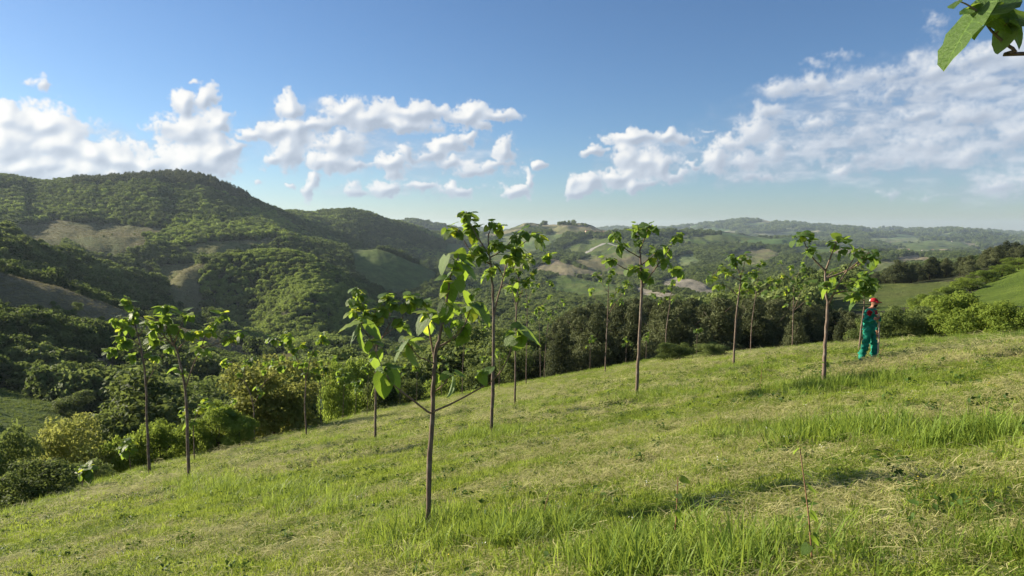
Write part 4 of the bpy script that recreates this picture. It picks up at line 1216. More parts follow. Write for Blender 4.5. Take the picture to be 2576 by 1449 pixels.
t.limb('trunk', z3([(725,1272),(722,1120),(720,1010),(745,930),(775,850)]), .026, .010, 0, 7, n=14)
t.branch(z3([(720,1010),(680,940),(650,890)]), .012, .005)
for a, b in z3([(650,880),(650,940),(790,815),(830,840),(770,870),(700,980),(740,900)]): t.cluster(a, b, 5, .25, .3)
t = Sapling('leafy short sapling between the forked tall one and the big round bush', (549, 1134))
t.limb('trunk', z3([(895,1192),(898,1080),(908,980),(925,900)]), .028, .010, 0, 7, n=14)
t.branch(z3([(905,1000),(860,950),(830,930)]), .010, .005); t.branch(z3([(908,980),(960,920),(1000,830)]), .010, .005)
for a, b in z3([(930,890),(900,930),(850,935),(960,910),(1000,820),(980,870),(920,960),(880,880)]): t.cluster(a, b, 6, .24, .2)
z4 = Z(560, 840, 4.026)
t = Sapling('forked sapling standing in front of the big round olive bush', (640, 1115))
t.limb('trunk', z4([(435,1307),(432,1100),(425,920),(390,780),(330,640),(325,540)]), .040, .010, 0, 8, n=24)
for pts in ([(332,645),(240,600),(190,520),(130,450)], [(425,900),(480,790),(540,660),(640,570),(690,490)], [(545,660),(548,600),(540,500)]):
    t.branch(z4(pts), .020, .006)
for a, b in z4([(120,420),(140,460),(100,440),(350,420),(390,430),(320,470),(290,560),(530,430),(610,420),(720,370),(690,490),(740,480),(530,520),(480,700),(640,450),(500,750)]):
    t.cluster(a, b, 5, .23)
t = Sapling('sapling with a straight trunk at the right side of the big round bush', (771, 1099))
t.limb('trunk', z4([(985,1237),(975,1060),(966,900),(975,620),(925,520),(890,420),(850,310)]), .042, .010, 0, 8, n=26)
for pts in ([(978,620),(1020,440),(1060,340),(1100,250),(1150,170)], [(920,515),(850,500),(790,480),(700,420)], [(880,400),(820,280),(770,190)], [(870,380),(720,230),(610,200)]):
    t.branch(z4(pts), .022, .006)
for a, b in z4([(600,180),(640,190),(780,140),(740,190),(800,180),(880,280),(850,320),(1150,140),(1110,200),(1170,190),(1050,320),(1030,350),(990,520),(950,440),(1080,500),(870,430),(940,240)]):
    t.cluster(a, b, 6, .25, .15)
t = Sapling('thin twin stemmed sapling with a white cord on its trunk', (806, 1071))
t.limb('trunk', z4([(1130,1122),(1133,980),(1135,850),(1132,700),(1120,600)]), .030, .010, 0, 7, n=16)
t.branch(z4([(1137,850),(1160,740),(1185,620),(1220,440),(1260,380)]), .018, .006)
for a, b in z4([(1200,490),(1260,385),(1160,500),(1120,430),(1190,540),(1290,400),(1110,590)]): t.cluster(a, b, 5, .24)
CORD_AT = t
# -- small ones along the brow
def small(label, base, top, n, size=.22, lean=0):
    s = Sapling(label, base)
    (x0, y0), (x1, y1) = base, top
    s.limb('trunk', [(x0, y0 + 2), (x0 * .6 + x1 * .4 + lean, y0 * .5 + y1 * .5), (x1, y1)], .022, .007, 0, 6, n=10)
    span = y0 - y1
    for k in range(n):
        s.cluster(x1 + SR.uniform(-.16, .16) * span, y1 + SR.uniform(-.08, .28) * span, 4, size)
    return s
small('small sapling left of the row of thin trunks by the brow', (862, 1060), (868, 940), 7)
small('small sapling second in the row of thin trunks by the brow', (893, 1050), (900, 960), 6)
small('taller sapling third in the row of thin trunks by the brow', (924, 1046), (928, 900), 7)
small('thin sapling left of the nearest trunk beyond the dark bushes', (1048, 1000), (1050, 905), 6)
small('low leafy sapling at the left foot of the olive bush', (205, 1222), (215, 1175), 8, .26)
small('second low leafy sapling under the left tall sapling', (330, 1190), (320, 1110), 7, .26)
small('tiny sapling standing before the dark pines left of the slender one', (1484, 925), (1486, 850), 5, .2)
small('tiny sapling behind the trunk of the big centre right sapling', (1625, 902), (1628, 835), 4, .2)
small('tiny sapling between the tallest one and the leaning ones', (1255, 985), (1258, 880), 5, .22)
small('thin sapling left of the trunk of the nearest sapling on the brow', (1006, 1022), (1009, 915), 6)
small('slim sapling between the nearest trunk and the half hidden one', (1110, 992), (1113, 900), 5)
small('slim sapling right under the long right branch of the nearest sapling', (1216, 976), (1219, 885), 5)
small('short sapling left of the tall open one at the edge of the pine wood', (1574, 919), (1577, 850), 5, .2)
small('short sapling at the brow between the bent one and the first of the right group', (1752, 892), (1755, 825), 5, .2)
# -- centre right
z5 = Z(1500, 540, 2.786)
t = Sapling('tall sapling right of centre with wide open branches against the hills', (1601, 997))
t.limb('trunk', z5([(474,1402),(495,1000),(515,600),(508,480),(505,380),(500,300),(487,250),(490,150)]), .050, .008, 0, 9, n=36)
for pts in ([(518,600),(570,520),(640,420),(700,345),(770,215)], [(640,420),(615,370),(605,340)], [(512,430),(590,370),(640,320)], [(502,380),(400,320),(340,270),(305,200)], [(505,525),(470,470),(400,465),(290,400),(255,385)], [(503,325),(530,250),(560,165),(590,140)]):
    t.branch(z5(pts), .024, .006)
for a, b in z5([(480,130),(510,160),(460,180),(590,135),(550,150),(300,190),(330,210),(350,275),(375,280),(255,380),(290,380),(430,435),(470,440),(535,460),(570,520),(620,310),(640,335),(680,385),(740,450),(780,450),(695,290),(770,210),(500,240),(590,360),(500,480)]):
    t.cluster(a, b, 5, .22)
t = Sapling('slender sapling left of the tall one with its crown over the pine wood', (1521, 939))
t.limb('trunk', z5([(245,1227),(255,1000),(265,800),(270,640),(278,530),(290,470)]), .045, .010, 0, 8, n=24)
for pts in ([(268,790),(330,700),(400,610),(440,575)], [(262,745),(180,690),(150,610)], [(275,640),(215,560),(185,490)], [(272,690),(320,640),(350,600)]):
    t.branch(z5(pts), .018, .006)
for a, b in z5([(175,490),(190,500),(290,460),(280,500),(310,480),(150,600),(140,620),(205,525),(430,575),(400,560),(340,595),(390,545),(300,640),(300,690),(360,690),(380,610),(270,540)]): t.cluster(a, b, 5, .24)
t = Sapling('bent thin sapling right of the tall one at the foot of the grey field', (1673, 909))
t.limb('trunk', z5([(685,1142),(695,900),(720,720),(733,620),(750,540)]), .040, .009, 0, 7, n=18)
t.branch(z5([(722,705),(690,670),(640,650),(600,640)]), .013, .005)
for a, b in z5([(750,540),(735,560),(670,615),(610,645),(725,595),(700,660),(650,690),(740,680),(590,640)]): t.cluster(a, b, 5, .24)
# -- the right hand group
z6 = Z(1820, 580, 3.019)
t = Sapling('sapling with a slightly bent trunk first of the right hand group', (1845, 924))
t.limb('trunk', z6([(318,1162),(328,950),(340,760),(362,580),(375,450),(340,350),(325,290)]), .042, .009, 0, 8, n=28)
for pts in ([(375,440),(405,340),(420,260)], [(363,575),(420,560),(480,540)], [(355,585),(270,520),(200,500)], [(372,480),(300,430),(230,370),(150,430)]):
    t.branch(z6(pts), .018, .006)
for a, b in z6([(290,265),(320,290),(340,300),(400,260),(430,280),(210,345),(240,380),(270,400),(150,420),(140,440),(200,505),(230,490),(420,480),(480,400),(440,530),(330,340),(420,420),(390,540)]): t.cluster(a, b, 5, .22)
t = Sapling('thin sapling second in the right hand group with a curved pale trunk', (1888, 888))
t.limb('trunk', z6([(453,1052),(458,900),(466,790),(495,580),(512,450),(535,330)]), .036, .010, 0, 7, n=22)
t.branch(z6([(495,580),(560,540),(620,500)]), .014, .005); t.branch(z6([(500,540),(470,470),(440,420)]), .014, .005)
for a, b in z6([(545,310),(520,340),(560,330),(500,400),(525,480),(590,470),(625,510),(560,560),(480,440),(450,400),(500,520),(600,440),(640,460)]): t.cluster(a, b, 5, .24)
t = Sapling('broad crowned sapling in front of the darkest pines third in the right hand group', (1993, 870))
t.limb('trunk', z6([(785,992),(788,850),(791,700),(795,500),(775,400)]), .040, .012, 0, 8, n=22)
for pts in ([(800,710),(830,620),(860,550),(910,490)], [(792,700),(740,680),(700,650)], [(795,520),(730,430),(690,340)], [(798,490),(830,420),(870,340)], [(790,690),(680,660),(640,600)], [(800,700),(880,640),(910,590)]):
    t.branch(z6(pts), .018, .006)
for a, b in z6([(690,325),(770,350),(780,400),(870,335),(860,370),(820,450),(720,430),(880,430),(755,520),(905,590),(745,655),(645,595),(830,550),(680,460),(900,480),(790,470),(850,500),(720,560),(920,640),(640,520),(800,560)]): t.cluster(a, b, 5, .24)
t = Sapling('sapling with three spreading limbs left of the man in green', (2071, 972))
t.limb('trunk', z6([(1030,1312),(1038,1150),(1045,1000),(1065,700),(1050,560),(1045,440),(1040,390),(960,310),(910,240),(870,140)]), .044, .008, 0, 9, n=44)
for pts in ([(1042,395),(1090,280),(1125,190),(1150,140)], [(1068,655),(1150,500),(1220,390),(1280,280)], [(1078,455),(1200,400),(1300,330),(1360,270),(1400,250)], [(1155,560),(1220,555),(1290,570)], [(1215,400),(1290,360),(1380,300)], [(1047,460),(1090,420),(1120,400)]):
    t.branch(z6(pts), .026, .007)
for a, b in z6([(855,95),(890,90),(830,110),(905,140),(925,200),(890,225),(960,215),(1160,140),(1210,140),(1120,150),(1175,215),(1265,235),(1290,220),(1335,215),(1390,230),(1430,250),(1440,300),(1390,290),(1330,280),(1080,480),(1020,480),(1100,400),(1070,520),(1150,520),(1250,480),(1285,600),(1270,560)]):
    t.cluster(a, b, 2, .18, .04)
for a, b, c_ in ((1030,1100,5), (1080,1150,4), (1030,1240,3)):
    q = z6([(a, b)])[0]; t.cluster(*q, max(1, c_ - 2), .085, 0)
MANSAP = Sapling('sapling with a full round crown rising straight behind the man', (2163, 886))
t = MANSAP
t.limb('trunk', z6([(1313,995),(1328,880),(1340,780),(1352,680),(1355,560),(1350,420)]), .036, .010, 0, 8, n=20)
for pts in ([(1353,600),(1400,520),(1430,460)], [(1354,580),(1310,520),(1280,480)], [(1352,640),(1300,600),(1260,600)]):
    t.branch(z6(pts), .016, .006)
for a, b in z6([(1360,400),(1380,430),(1330,450),(1350,500),(1390,540),(1420,470),(1300,520),(1280,560),(1395,530),(1340,550),(1440,490),(1310,470),(1270,600),(1370,470),(1410,510)]): t.cluster(a, b, 5, .20, .04)
# -- the one beside the camera whose branch hangs into the top right corner
z8 = Z(2400, 0, 6.587)
t = Sapling('leafy branch tip of a close sapling reaching in at the top right corner', None, loc=(2.35, 1.75, float(land_z(np.array([2.35]), np.array([1.75]))[0])))
t.depth = 1.95
tip = z8([(1897,930),(1760,870),(1600,770),(1400,600),(1250,420),(1170,250)])
P = [np.array([0, 0, -.1]), np.array([.02, .03, 1.0]), np.array([-.03, .02, 1.9]), np.array([.03, -.02, 2.45]), np.array([.06, .0, 2.9])]
path = smooth_path(P, 20); v, f, tt = tube(path, np.linspace(.027, .008, 20), 9)
link('trunk', mesh_np('trunk', v, [f, tt], smooth=True), t.o, mats=(M_BARK,)); t.paths.append((path, np.linspace(.027, .008, 20))); STEM = path
B = [path[12]] + [np.array([-.30, .08, 2.10])] + [t.pt(a, b) for a, b in tip]
path = smooth_path(B, 22); v, f, tt = tube(path, np.linspace(.0075, .0025, 22), 7)
link('branch', mesh_np('branch', v, [f, tt], smooth=True), t.o, mats=(M_BARK,)); t.paths.append((path, np.linspace(.010, .003, 22)))
CL = [(1090,210,430,1150,0,.42,-1),(1090,90,890,85,1,.5,1),(1130,200,1500,-260,0,.75,-1),(1200,240,1960,480,3,.6,-1),(1260,420,960,500,2,.45,1),(1560,470,1640,950,2,.85,1),
      (1620,400,1990,640,2,.3,1),(1150,240,1750,-100,0,.7,-1),(1500,300,2200,250,0,.6,-1),(760,10,650,55,1,.3,1)]
for sx, sy, tx, ty, vk, vis, sg in CL:
    (ax, ay), (bx_, by_) = z8([(sx, sy), (tx, ty)])
    p0, p1 = t.pt(ax, ay, SR.uniform(-.02, .02)), t.pt(bx_, by_, SR.uniform(-.03, .03))
    al = unit(p1 - p0); vw = unit(t.base + p0 - np.array([0, 0, EYE])); sd_ = unit(np.cross(al, vw))
    if sd_[2] < 0: sd_ = -sd_
    up = sd_ * math.sqrt(1 - vis * vis) + vw * vis * sg
    add_leaf(t.o, p0, p1 - p0, up, float(np.linalg.norm(p1 - p0)) * 1.02, BLADES, vk)
    b = t.nearest(p0)
    v, f, tt = tube(smooth_path([b[1], (b[1] + p0) / 2 + np.array([0, 0, .004]), p0], 4), np.linspace(.003, .002, 4), 5)
    link('leaf_stalk', mesh_np('leaf_stalk', v, [f, tt], smooth=True), t.o, mats=(M_TWIG,))

# the rest of that sapling's crown, beside the view
for k, (q0, q1) in enumerate([(11, (.45, .15, 2.25)), (14, (.35, -.35, 2.6)), (16, (.25, .35, 2.85)), (18, (.08, .02, 3.0))]):
    pth = smooth_path([STEM[q0], (STEM[q0] + np.array(q1)) / 2 + np.array([0, 0, .06]), np.array(q1)], 8)
    v, f, tt = tube(pth, np.linspace(.009, .003, 8), 6)
    link('branch', mesh_np('branch', v, [f, tt], smooth=True), t.o, mats=(M_TWIG,))
    for j in range(9):
        a_ = SR.uniform(0, 6.28); dr = SR.uniform(.1, 1.1)
        add_leaf(t.o, pth[SR.choice((4, 5, 6, 7, 7, 7))], (math.cos(a_), math.sin(a_), -dr), (SR.gauss(0, .3), SR.gauss(0, .3), 1), SR.uniform(.11, .19), STALKED, SR.randrange(4))

# ------------------------------------------------------------------ the grass of the meadow
GR = np.random.default_rng(5)
def blade_clump(name, n, rad, h0, h1, width, lean, mat, seed, flat=False, bend=.6):
    rng = np.random.default_rng(seed)
    V, F, vv = [], [], []
    for k in range(n):
        a = rng.random() * 6.28; d = rad * math.sqrt(rng.random())
        bx_, by_ = math.cos(a) * d, math.sin(a) * d
        h = rng.uniform(h0, h1); az = rng.random() * 6.28
        L = rng.uniform(.1, 1) * lean
        w = width * rng.uniform(.6, 1.3)
        t = np.array([math.cos(az), math.sin(az), 0]); s = np.array([-t[1], t[0], 0])
        if flat:
            z0 = rng.uniform(.005, .06); tilt = rng.normal() * .12
            pts = [np.array([bx_, by_, z0]) + t * h * q + np.array([0, 0, h * q * tilt - .04 * q * q + rng.normal() * .004]) + s * (.12 * h * math.sin(q * 3 + a)) for q in (0, .5, 1)]
        else:
            pts = [np.array([bx_, by_, -.01]) + t * (h * L * (q ** 1.7)) + np.array([0, 0, h * (q - bend * .5 * L * q * q)]) for q in (0, .5, 1)]
        i = len(V)
        V += [pts[0] - s * w * .8, pts[0] + s * w * .8, pts[1] - s * w, pts[1] + s * w, pts[2]]
        F += [(i, i + 1, i + 3), (i, i + 3, i + 2), (i + 2, i + 3, i + 4)]
        vv += [rng.random()] * 5
    me = mesh_np(name, np.array(V), np.array(F), attrs={'v': np.array(vv)})
    me.materials.append(mat)
    return me
M_GRASS = leafy('meadow_grass', (.045, .092, .011), (.31, .405, .065), (.50, .60, .08), .42, .6, patch=(.7, .7), spec=.12)
M_TALL = leafy('tall_grass', (.070, .13, .018), (.24, .33, .06), (.46, .58, .08), .40, .5, patch=(.9, .4), spec=.12)
M_HAY = leafy('cut_hay', (.24, .245, .075), (.57, .54, .27), (.6, .56, .28), .25, .7, patch=(.8, .5))
M_WEED = leafy('weed_leaf', (.03, .065, .014), (.075, .13, .028), (.22, .33, .04), .3, .55)
short = [blade_clump('grass_clump', 70, .19, .03, .105, .0035, 1.1, M_GRASS, k) for k in range(5)]
shortf = [blade_clump('grass_clump', 60, .30, .04, .13, .006, 1.1, M_GRASS, 20 + k) for k in range(4)]
tall = [blade_clump('grass_tuft', 48, .17, .12, .38, .0046, .95, M_TALL, 40 + k) for k in range(5)]
hay = [blade_clump('hay_clump', 36, .24, .08, .26, .0030, 1, M_HAY, 60 + k, flat=True) for k in range(5)]
def weed(name, seed):
    rng = np.random.default_rng(seed); n = 16
    a = rng.random(n) * 6.28; d = rng.uniform(.02, .13, n)
    c = np.stack([np.cos(a) * d, np.sin(a) * d, rng.uniform(.02, .13, n)], -1)
    nr = unit(np.stack([np.cos(a) * .5, np.sin(a) * .5, np.ones(n)], -1) + rng.normal(size=(n, 3)) * .35)
    V, F, v = leaf_cards(c, nr, rng.uniform(.018, .042, n), .55, rng)
    me = mesh_np(name, V, F, attrs={'v': v}); me.materials.append(M_WEED); return me
weeds = [weed('weed_plant', k) for k in range(3)]
def meadow_points(n, r0, r1, rng, over=2.5, w=40.0):
    th = rng.uniform(-math.radians(w), math.radians(w), n); r = np.sqrt(rng.uniform(r0 * r0, r1 * r1, n))
    ok = r < brow(th) + over
    th, r = th[ok], r[ok]
    x, y = r * np.sin(th), r * np.cos(th)
    return x, y, r
def lay(name, x, y, sxy, sz, idx, meshes, label, tilt=.1, sink=0.0):
    n = len(x); z = land_z(x, y) - sink
    rot = np.stack([GR.normal(size=n) * tilt, GR.normal(size=n) * tilt, GR.random(n) * 6.28], -1)
    rot[:, 0] += math.atan(-SLOPE_Y) * .7
    scatter(name, np.stack([x, y, z], -1), rot, np.stack([sxy, sxy, sz], -1), idx, meshes, label)
def swath0(x, y): return fbm(x * .33 + fbm(x * .5, y * .5, 5, 2), y * 1.35 - x * .18, 111, 4)     # rows of cut hay along the contour
DRY = []
for px_, py_, rad_, amp_ in [(480,1330,1.6,.10),(650,1340,1.4,.10),(820,1390,1.1,.11),(300,1390,1.3,.06),(960,1370,.7,.08),(1000,1440,.8,.12),(1150,1430,.6,.1),(1330,1440,.35,.14),(1500,1130,2.2,.07),(1800,1140,1.8,.08),(2050,1140,1.4,.08),(2400,900,3.2,.12),(2550,930,3.0,.12),(2300,905,2.5,.1),(2150,930,2.,.07),(2450,1010,2.2,.09),(900,1155,2.,.07),(1150,1150,1.5,.06),(1650,1050,2.5,.07),(2380,1260,.9,.1),(2520,1300,.8,.1),(1900,880,3,.1),(2000,870,3,.1),(700,1180,1.8,.06),(2300,1440,.6,.05),(1850,1300,.8,.05)]:
    p, d_ = ground_hit(px_, py_, rmax=70); DRY.append((p[0], p[1], rad_, amp_))
LUSH = []
for px_, py_, rad_, amp_ in [(1230,1350,.7,.12),(1600,1400,.7,.12),(800,1255,.9,.12),(600,1235,.9,.1),(2100,1110,.8,.12),(2480,1110,.8,.1),(1900,1230,1.2,.06),(2300,1190,1.2,.06),(1600,1200,1.4,.05),(1300,1250,1.2,.06),(2080,985,1.2,.1),(1700,1000,1.5,.06)]:
    p, d_ = ground_hit(px_, py_, rmax=70); LUSH.append((p[0], p[1], rad_, amp_))
def swath(x, y):
    s = swath0(x, y) + .01
    for a, b, r_, m_ in DRY: s = s + 1.7 * m_ * np.exp(-(((x - a) / (r_ * 1.5)) ** 2 + ((y - b) / r_) ** 2))
    for a, b, r_, m_ in LUSH: s = s - m_ * np.exp(-(((x - a) / (r_ * 1.5)) ** 2 + ((y - b) / r_) ** 2))
    return s
def lush(x, y): return fbm(x * .9 + 5, y * 1.3, 121, 4)
def wind(n, c): return GR.integers(0, c, n)
x1, y1, r1 = meadow_points(68000, 1.6, 16, GR, w=60.0)
x2, y2, r2 = meadow_points(36000, 16, 58, GR)
for nm, x_, y_, kinds, lb in (('short_grass', x1, y1, short, 'short green mown grass over the near part of the meadow'), ('short_grass', x2, y2, shortf, 'short green grass over the far part of the meadow')):
    sw, lu = swath(x_, y_), lush(x_, y_)
    keep = GR.random(len(x_)) > sstep(.52, .66, sw) * .45
    x_, y_, lu = x_[keep], y_[keep], lu[keep]
    lay(nm, x_, y_, GR.uniform(.8, 1.3, len(x_)), (.45 + .75 * sstep(.46, .72, lu)) * GR.uniform(.7, 1.3, len(x_)), wind(len(x_), len(kinds)), kinds, lb)
x_, y_, r_ = meadow_points(60000, 2.2, 52, GR, 1)
sw = swath(x_, y_)
keep = (GR.random(len(x_)) < sstep(.47, .64, sw) * .60 + .13) & (GR.random(len(x_)) < np.clip(18 / r_, .18, 1))
x_, y_, r_ = x_[keep], y_[keep], r_[keep]
xq, yq, rq = meadow_points(32000, 1.8, 13, GR, 1, 60.0)
keep = GR.random(len(xq)) < sstep(.47, .64, swath(xq, yq)) * .60 + .14
x_, y_, r_ = np.concatenate([x_, xq[keep]]), np.concatenate([y_, yq[keep]]), np.concatenate([r_, rq[keep]])
lay('cut_hay', x_, y_, np.clip(r_ / 14, .8, 1.9) * GR.uniform(.7, 1.2, len(x_)), GR.uniform(.6, 1.4, len(x_)), wind(len(x_), 5), hay, 'pale dried hay lying in swaths on the mown meadow', .12)
# taller tufts: where the photograph shows them, along the brow and thinly everywhere
TUFTS = [(1230,1362,1.),(1290,1372,1.),(1170,1378,.9),(1340,1360,.9),(1100,1365,.8),(1080,1335,.9),(1540,1405,1.),(1610,1420,1.1),(1700,1430,1.1),(1790,1440,1.1),(1880,1445,1.),(1950,1440,.9),(1480,1410,.8),(2080,1105,1.15),(2130,1112,1.2),(2180,1105,1.2),(2040,1095,1.),
 (2280,1110,.9),(2330,1115,.8),(2440,1105,1.1),(2480,1110,1.1),(2530,1115,1.),(1880,1098,.8),(1950,1100,.9),(2000,975,.9),(2080,980,1.),(2150,975,1.1),(2230,972,1.),(2050,985,1.),(600,1235,1.),(680,1245,1.),(750,1262,1.),(820,1275,1.),(880,1290,.9),
 (480,1222,1.1),(520,1225,1.),(560,1235,.9),(1180,1105,1.),(1230,1098,1.),(1270,1100,.9),(1300,1022,1.),(1350,1020,.9),(1420,1018,.9),(1850,930,1.),(1900,938,1.),(1800,935,.8),(1600,1005,1.),(1660,1000,1.),(1740,1000,.8),(2330,868,1.),(2250,862,1.),(2420,862,.9),(2520,858,1.),
 (770,1108,.9),(800,1118,.9),(945,1120,.8),(1000,1110,.7),(380,1205,.8),(1000,1330,.8),(940,1310,.7),(2350,1350,.5),(2480,1410,.6),(1640,1085,.6),(2100,1330,.5),(1420,960,.8),(1480,950,.8),(1560,940,.8),(1100,1000,.8),(1200,985,.8),(2540,1400,.7),(1300,1440,.5),(560,1420,.3)]
tx, ty, ts = [], [], []
for px_, py_, s_ in TUFTS:
    p, d = ground_hit(px_, py_, rmax=70)
    n = int(8 + 1.1 * min(d, 20)); sp_ = .15 + .011 * d
    s_ *= 1.05; tx += list(p[0] + GR.normal(size=n) * sp_ * 1.5); ty += list(p[1] + GR.normal(size=n) * sp_); ts += list(s_ * GR.uniform(.55, 1.1, n))
for so_ in (ob for ob in COL.objects if ob.name.startswith('sapling')):
    n = 14; b = so_.location
    if math.hypot(b.x, b.y) < 4: continue
    tx += list(b.x + GR.normal(size=n) * .35); ty += list(b.y + GR.normal(size=n) * .3); ts += list(GR.uniform(.4, .95, n))
n = 2600
thb = GR.uniform(-math.radians(40), math.radians(40), n); rb = brow(thb) + GR.normal(size=n) * 1.5 + .3
tx += list(rb * np.sin(thb)); ty += list(rb * np.cos(thb)); ts += list(GR.uniform(.35, 1.05, n))
xq, yq, rq = meadow_points(9000, 3, 40, GR, 0)
k_ = (lush(xq, yq) > .63) & (swath(xq, yq) < .52)
tx += list(xq[k_]); ty += list(yq[k_]); ts += list(GR.uniform(.25, .6, int(k_.sum())))
tx, ty, ts = map(np.array, (tx, ty, ts))
k_ = np.hypot(tx, ty) > 2.6
tx, ty, ts = tx[k_], ty[k_], ts[k_]
lay('tall_grass', tx, ty, ts * 1.05, ts, wind(len(tx), 5), tall, 'taller uncut tufts of grass round the saplings and along the brow', .1)
xq, yq, rq = meadow_points(6000, 4.6, 34, GR, 0)
k_ = fbm(xq * 1.2, yq * 1.2, 131, 3) > .52
xq, yq = xq[k_], yq[k_]
lay('weeds', xq, yq, GR.uniform(.6, 1.3, len(xq)), GR.uniform(.6, 1.5, len(xq)), wind(len(xq), 3), weeds, 'low broad leaved weeds scattered through the grass', .1)

# a few small flowers
def flower(name, col, seed):
    rng = np.random.default_rng(seed); n = 7
    c = rng.normal(size=(n, 3)) * np.array([.05, .05, .02]) + np.array([0, 0, .16])
    V, F, v = leaf_cards(c, unit(rng.normal(size=(n, 3)) * .4 + np.array([0, 0, 1])), rng.uniform(.004, .008, n), .8, rng)
    m, nt, out = new_mat(name); principled(nt, out, col, .7, .1)
    me = mesh_np(name, V, F); me.materials.append(m); return me
fl = [flower('white_flower', (.75, .75, .70), 1), flower('yellow_flower', (.65, .52, .04), 2)]
xq, yq, rq = meadow_points(300, 4.5, 22, GR, 0)
k_ = fbm(xq * .5, yq * .5, 141, 2) > .5
lay('small_flowers', xq[k_], yq[k_], GR.uniform(.7, 1.3, int(k_.sum())), GR.uniform(.6, 1.4, int(k_.sum())), wind(int(k_.sum()), 2), fl, 'tiny white and yellow flowers sprinkled in the grass', .1)

# young shoots with a few leaves standing in the grass
def shoot(label, base, top, leaves, bent=0):
    s = Sapling(label, base, group='young shoots in the grass')
    s.o.name = 'young_shoot'; s.o['category'] = 'young plant'
    (x0, y0), (x1_, y1_) = base, top
    s.limb('stem', [(x0, y0 + 2), (x0 * .55 + x1_ * .45 + bent, y0 * .55 + y1_ * .45), (x1_, y1_)], .0065, .0025, 0, 6, mat=M_SHOOT, n=12)
    path = s.paths[0][0]
    for k in range(leaves):
        q = path[int(len(path) * (.3 + .7 * k / max(1, leaves - 1))) - 1]
        a_ = SR.uniform(0, 6.28); dr = SR.uniform(.2, .9)
        add_leaf(s.o, q, (math.cos(a_), math.sin(a_), -dr), (SR.gauss(0, .2), -.4, 1), SR.uniform(.045, .085), STALKED, SR.randrange(4))
M_SHOOT = bark_mat('reddish_shoot_bark', (.16, .08, .045), (.26, .15, .09), (.20, .15, .11), 30)
shoot('reddish bent shoot with sparse leaves at the lower right of the meadow', (2045, 1440), (2012, 1125), 9, 4)
shoot('grey leafy shoot left of the reddish bent one', (1690, 1392), (1705, 1200), 8, 4)
shoot('bare thin dry shoot right of the nearest sapling trunk', (1362, 1330), (1382, 1232), 2, -2)
shoot('short shoot in the grass left of the sapling with three limbs', (1912, 992), (1918, 905), 6)
shoot('leafy shoot at the feet of the man', (2205, 918), (2222, 868), 9)
shoot('short dark shoot left of the nearest sapling trunk', (935, 1290), (940, 1255), 4)

# ------------------------------------------------------------------ the man in green leaning on his pole
def simple_mat(name, col, rough=.85, nz=None, spec=.15):
    m, nt, out = new_mat(name)
    tc = N(nt, 'ShaderNodeTexCoord').outputs['Object']
    n1 = noise(nt, tc, nz or 9.0, 4.0, .6)
    c = ramp(nt, n1, [(.3, tuple(q * .55 for q in col)), (.5, col), (.72, tuple(min(1, q * 1.25 + .015) for q in col))])
    principled(nt, out, c, rough, spec, n1, .012, .7)
    return m
M_GREEN = simple_mat('green_work_cloth', (.008, .185, .125), .75, 14)
M_RED = simple_mat('red_cloth', (.30, .010, .018), .8)
M_SKIN = simple_mat('tanned_skin', (.36, .18, .115), .6)
M_BEARD = simple_mat('dark_hair', (.025, .016, .012), .9)
M_SHOE = simple_mat('dark_boots', (.035, .028, .022), .8)
M_WHITE = simple_mat('white_cloth', (.72, .72, .70), .8)
foot, dman = ground_hit(2183, 908, rmax=60)
fdir = np.array([math.cos(math.radians(-38)), math.sin(math.radians(-38)), 0]); rdir = np.array([fdir[1], -fdir[0], 0])
man = thing('person', 'man in green work clothes and a red cap leaning on a long pole', 'person', foot - np.array([0, 0, .03]))
def L3(f, r, u): return fdir * f + rdir * r + np.array([0, 0, u])
BV = [('pelvis', L3(0, 0, .95), .155), ('waist', L3(0, 0, 1.10), .15), ('chest', L3(.02, 0, 1.28), .162), ('uchest', L3(.03, 0, 1.40), .135), ('neck', L3(.06, 0, 1.51), .062), ('jaw', L3(.10, 0, 1.575), .070),
      ('head', L3(.095, 0, 1.65), .088), ('crown', L3(.085, 0, 1.725), .072), ('nose', L3(.195, 0, 1.635), .017),
      ('earr', L3(.085, .083, 1.64), .018), ('earl', L3(.085, -.083, 1.64), .018),
      ('shr', L3(.0, .185, 1.405), .082), ('elr', L3(-.08, .29, 1.14), .066), ('wrr', L3(.145, .268, 1.215), .046), ('har', L3(.215, .245, 1.245), .036),
      ('shl', L3(.03, -.185, 1.405), .080), ('ell', L3(.03, -.285, 1.15), .064), ('wrl', L3(.13, -.30, .90), .048), ('hal', L3(.155, -.30, .82), .036),
      ('hipr', L3(-.02, .095, .86), .115), ('knr', L3(-.05, .11, .49), .095), ('anr', L3(-.15, .11, .13), .100), ('her', L3(-.16, .11, .045), .048), ('tor', L3(.02, .115, .035), .040),
      ('hipl', L3(.02, -.095, .86), .115), ('knl', L3(.13, -.10, .49), .093), ('anl', L3(.13, -.10, .13), .098), ('hel', L3(.12, -.10, .045), .048), ('tol', L3(.30, -.11, .035), .040)]
BE = [('pelvis','waist'),('waist','chest'),('chest','uchest'),('uchest','neck'),('neck','jaw'),('jaw','head'),('head','crown'),('head','nose'),('head','earr'),('head','earl'),('uchest','shr'),('shr','elr'),('elr','wrr'),('wrr','har'),
      ('uchest','shl'),('shl','ell'),('ell','wrl'),('wrl','hal'),('pelvis','hipr'),('hipr','knr'),('knr','anr'),('anr','her'),('her','tor'),('pelvis','hipl'),('hipl','knl'),('knl','anl'),('anl','hel'),('hel','tol')]
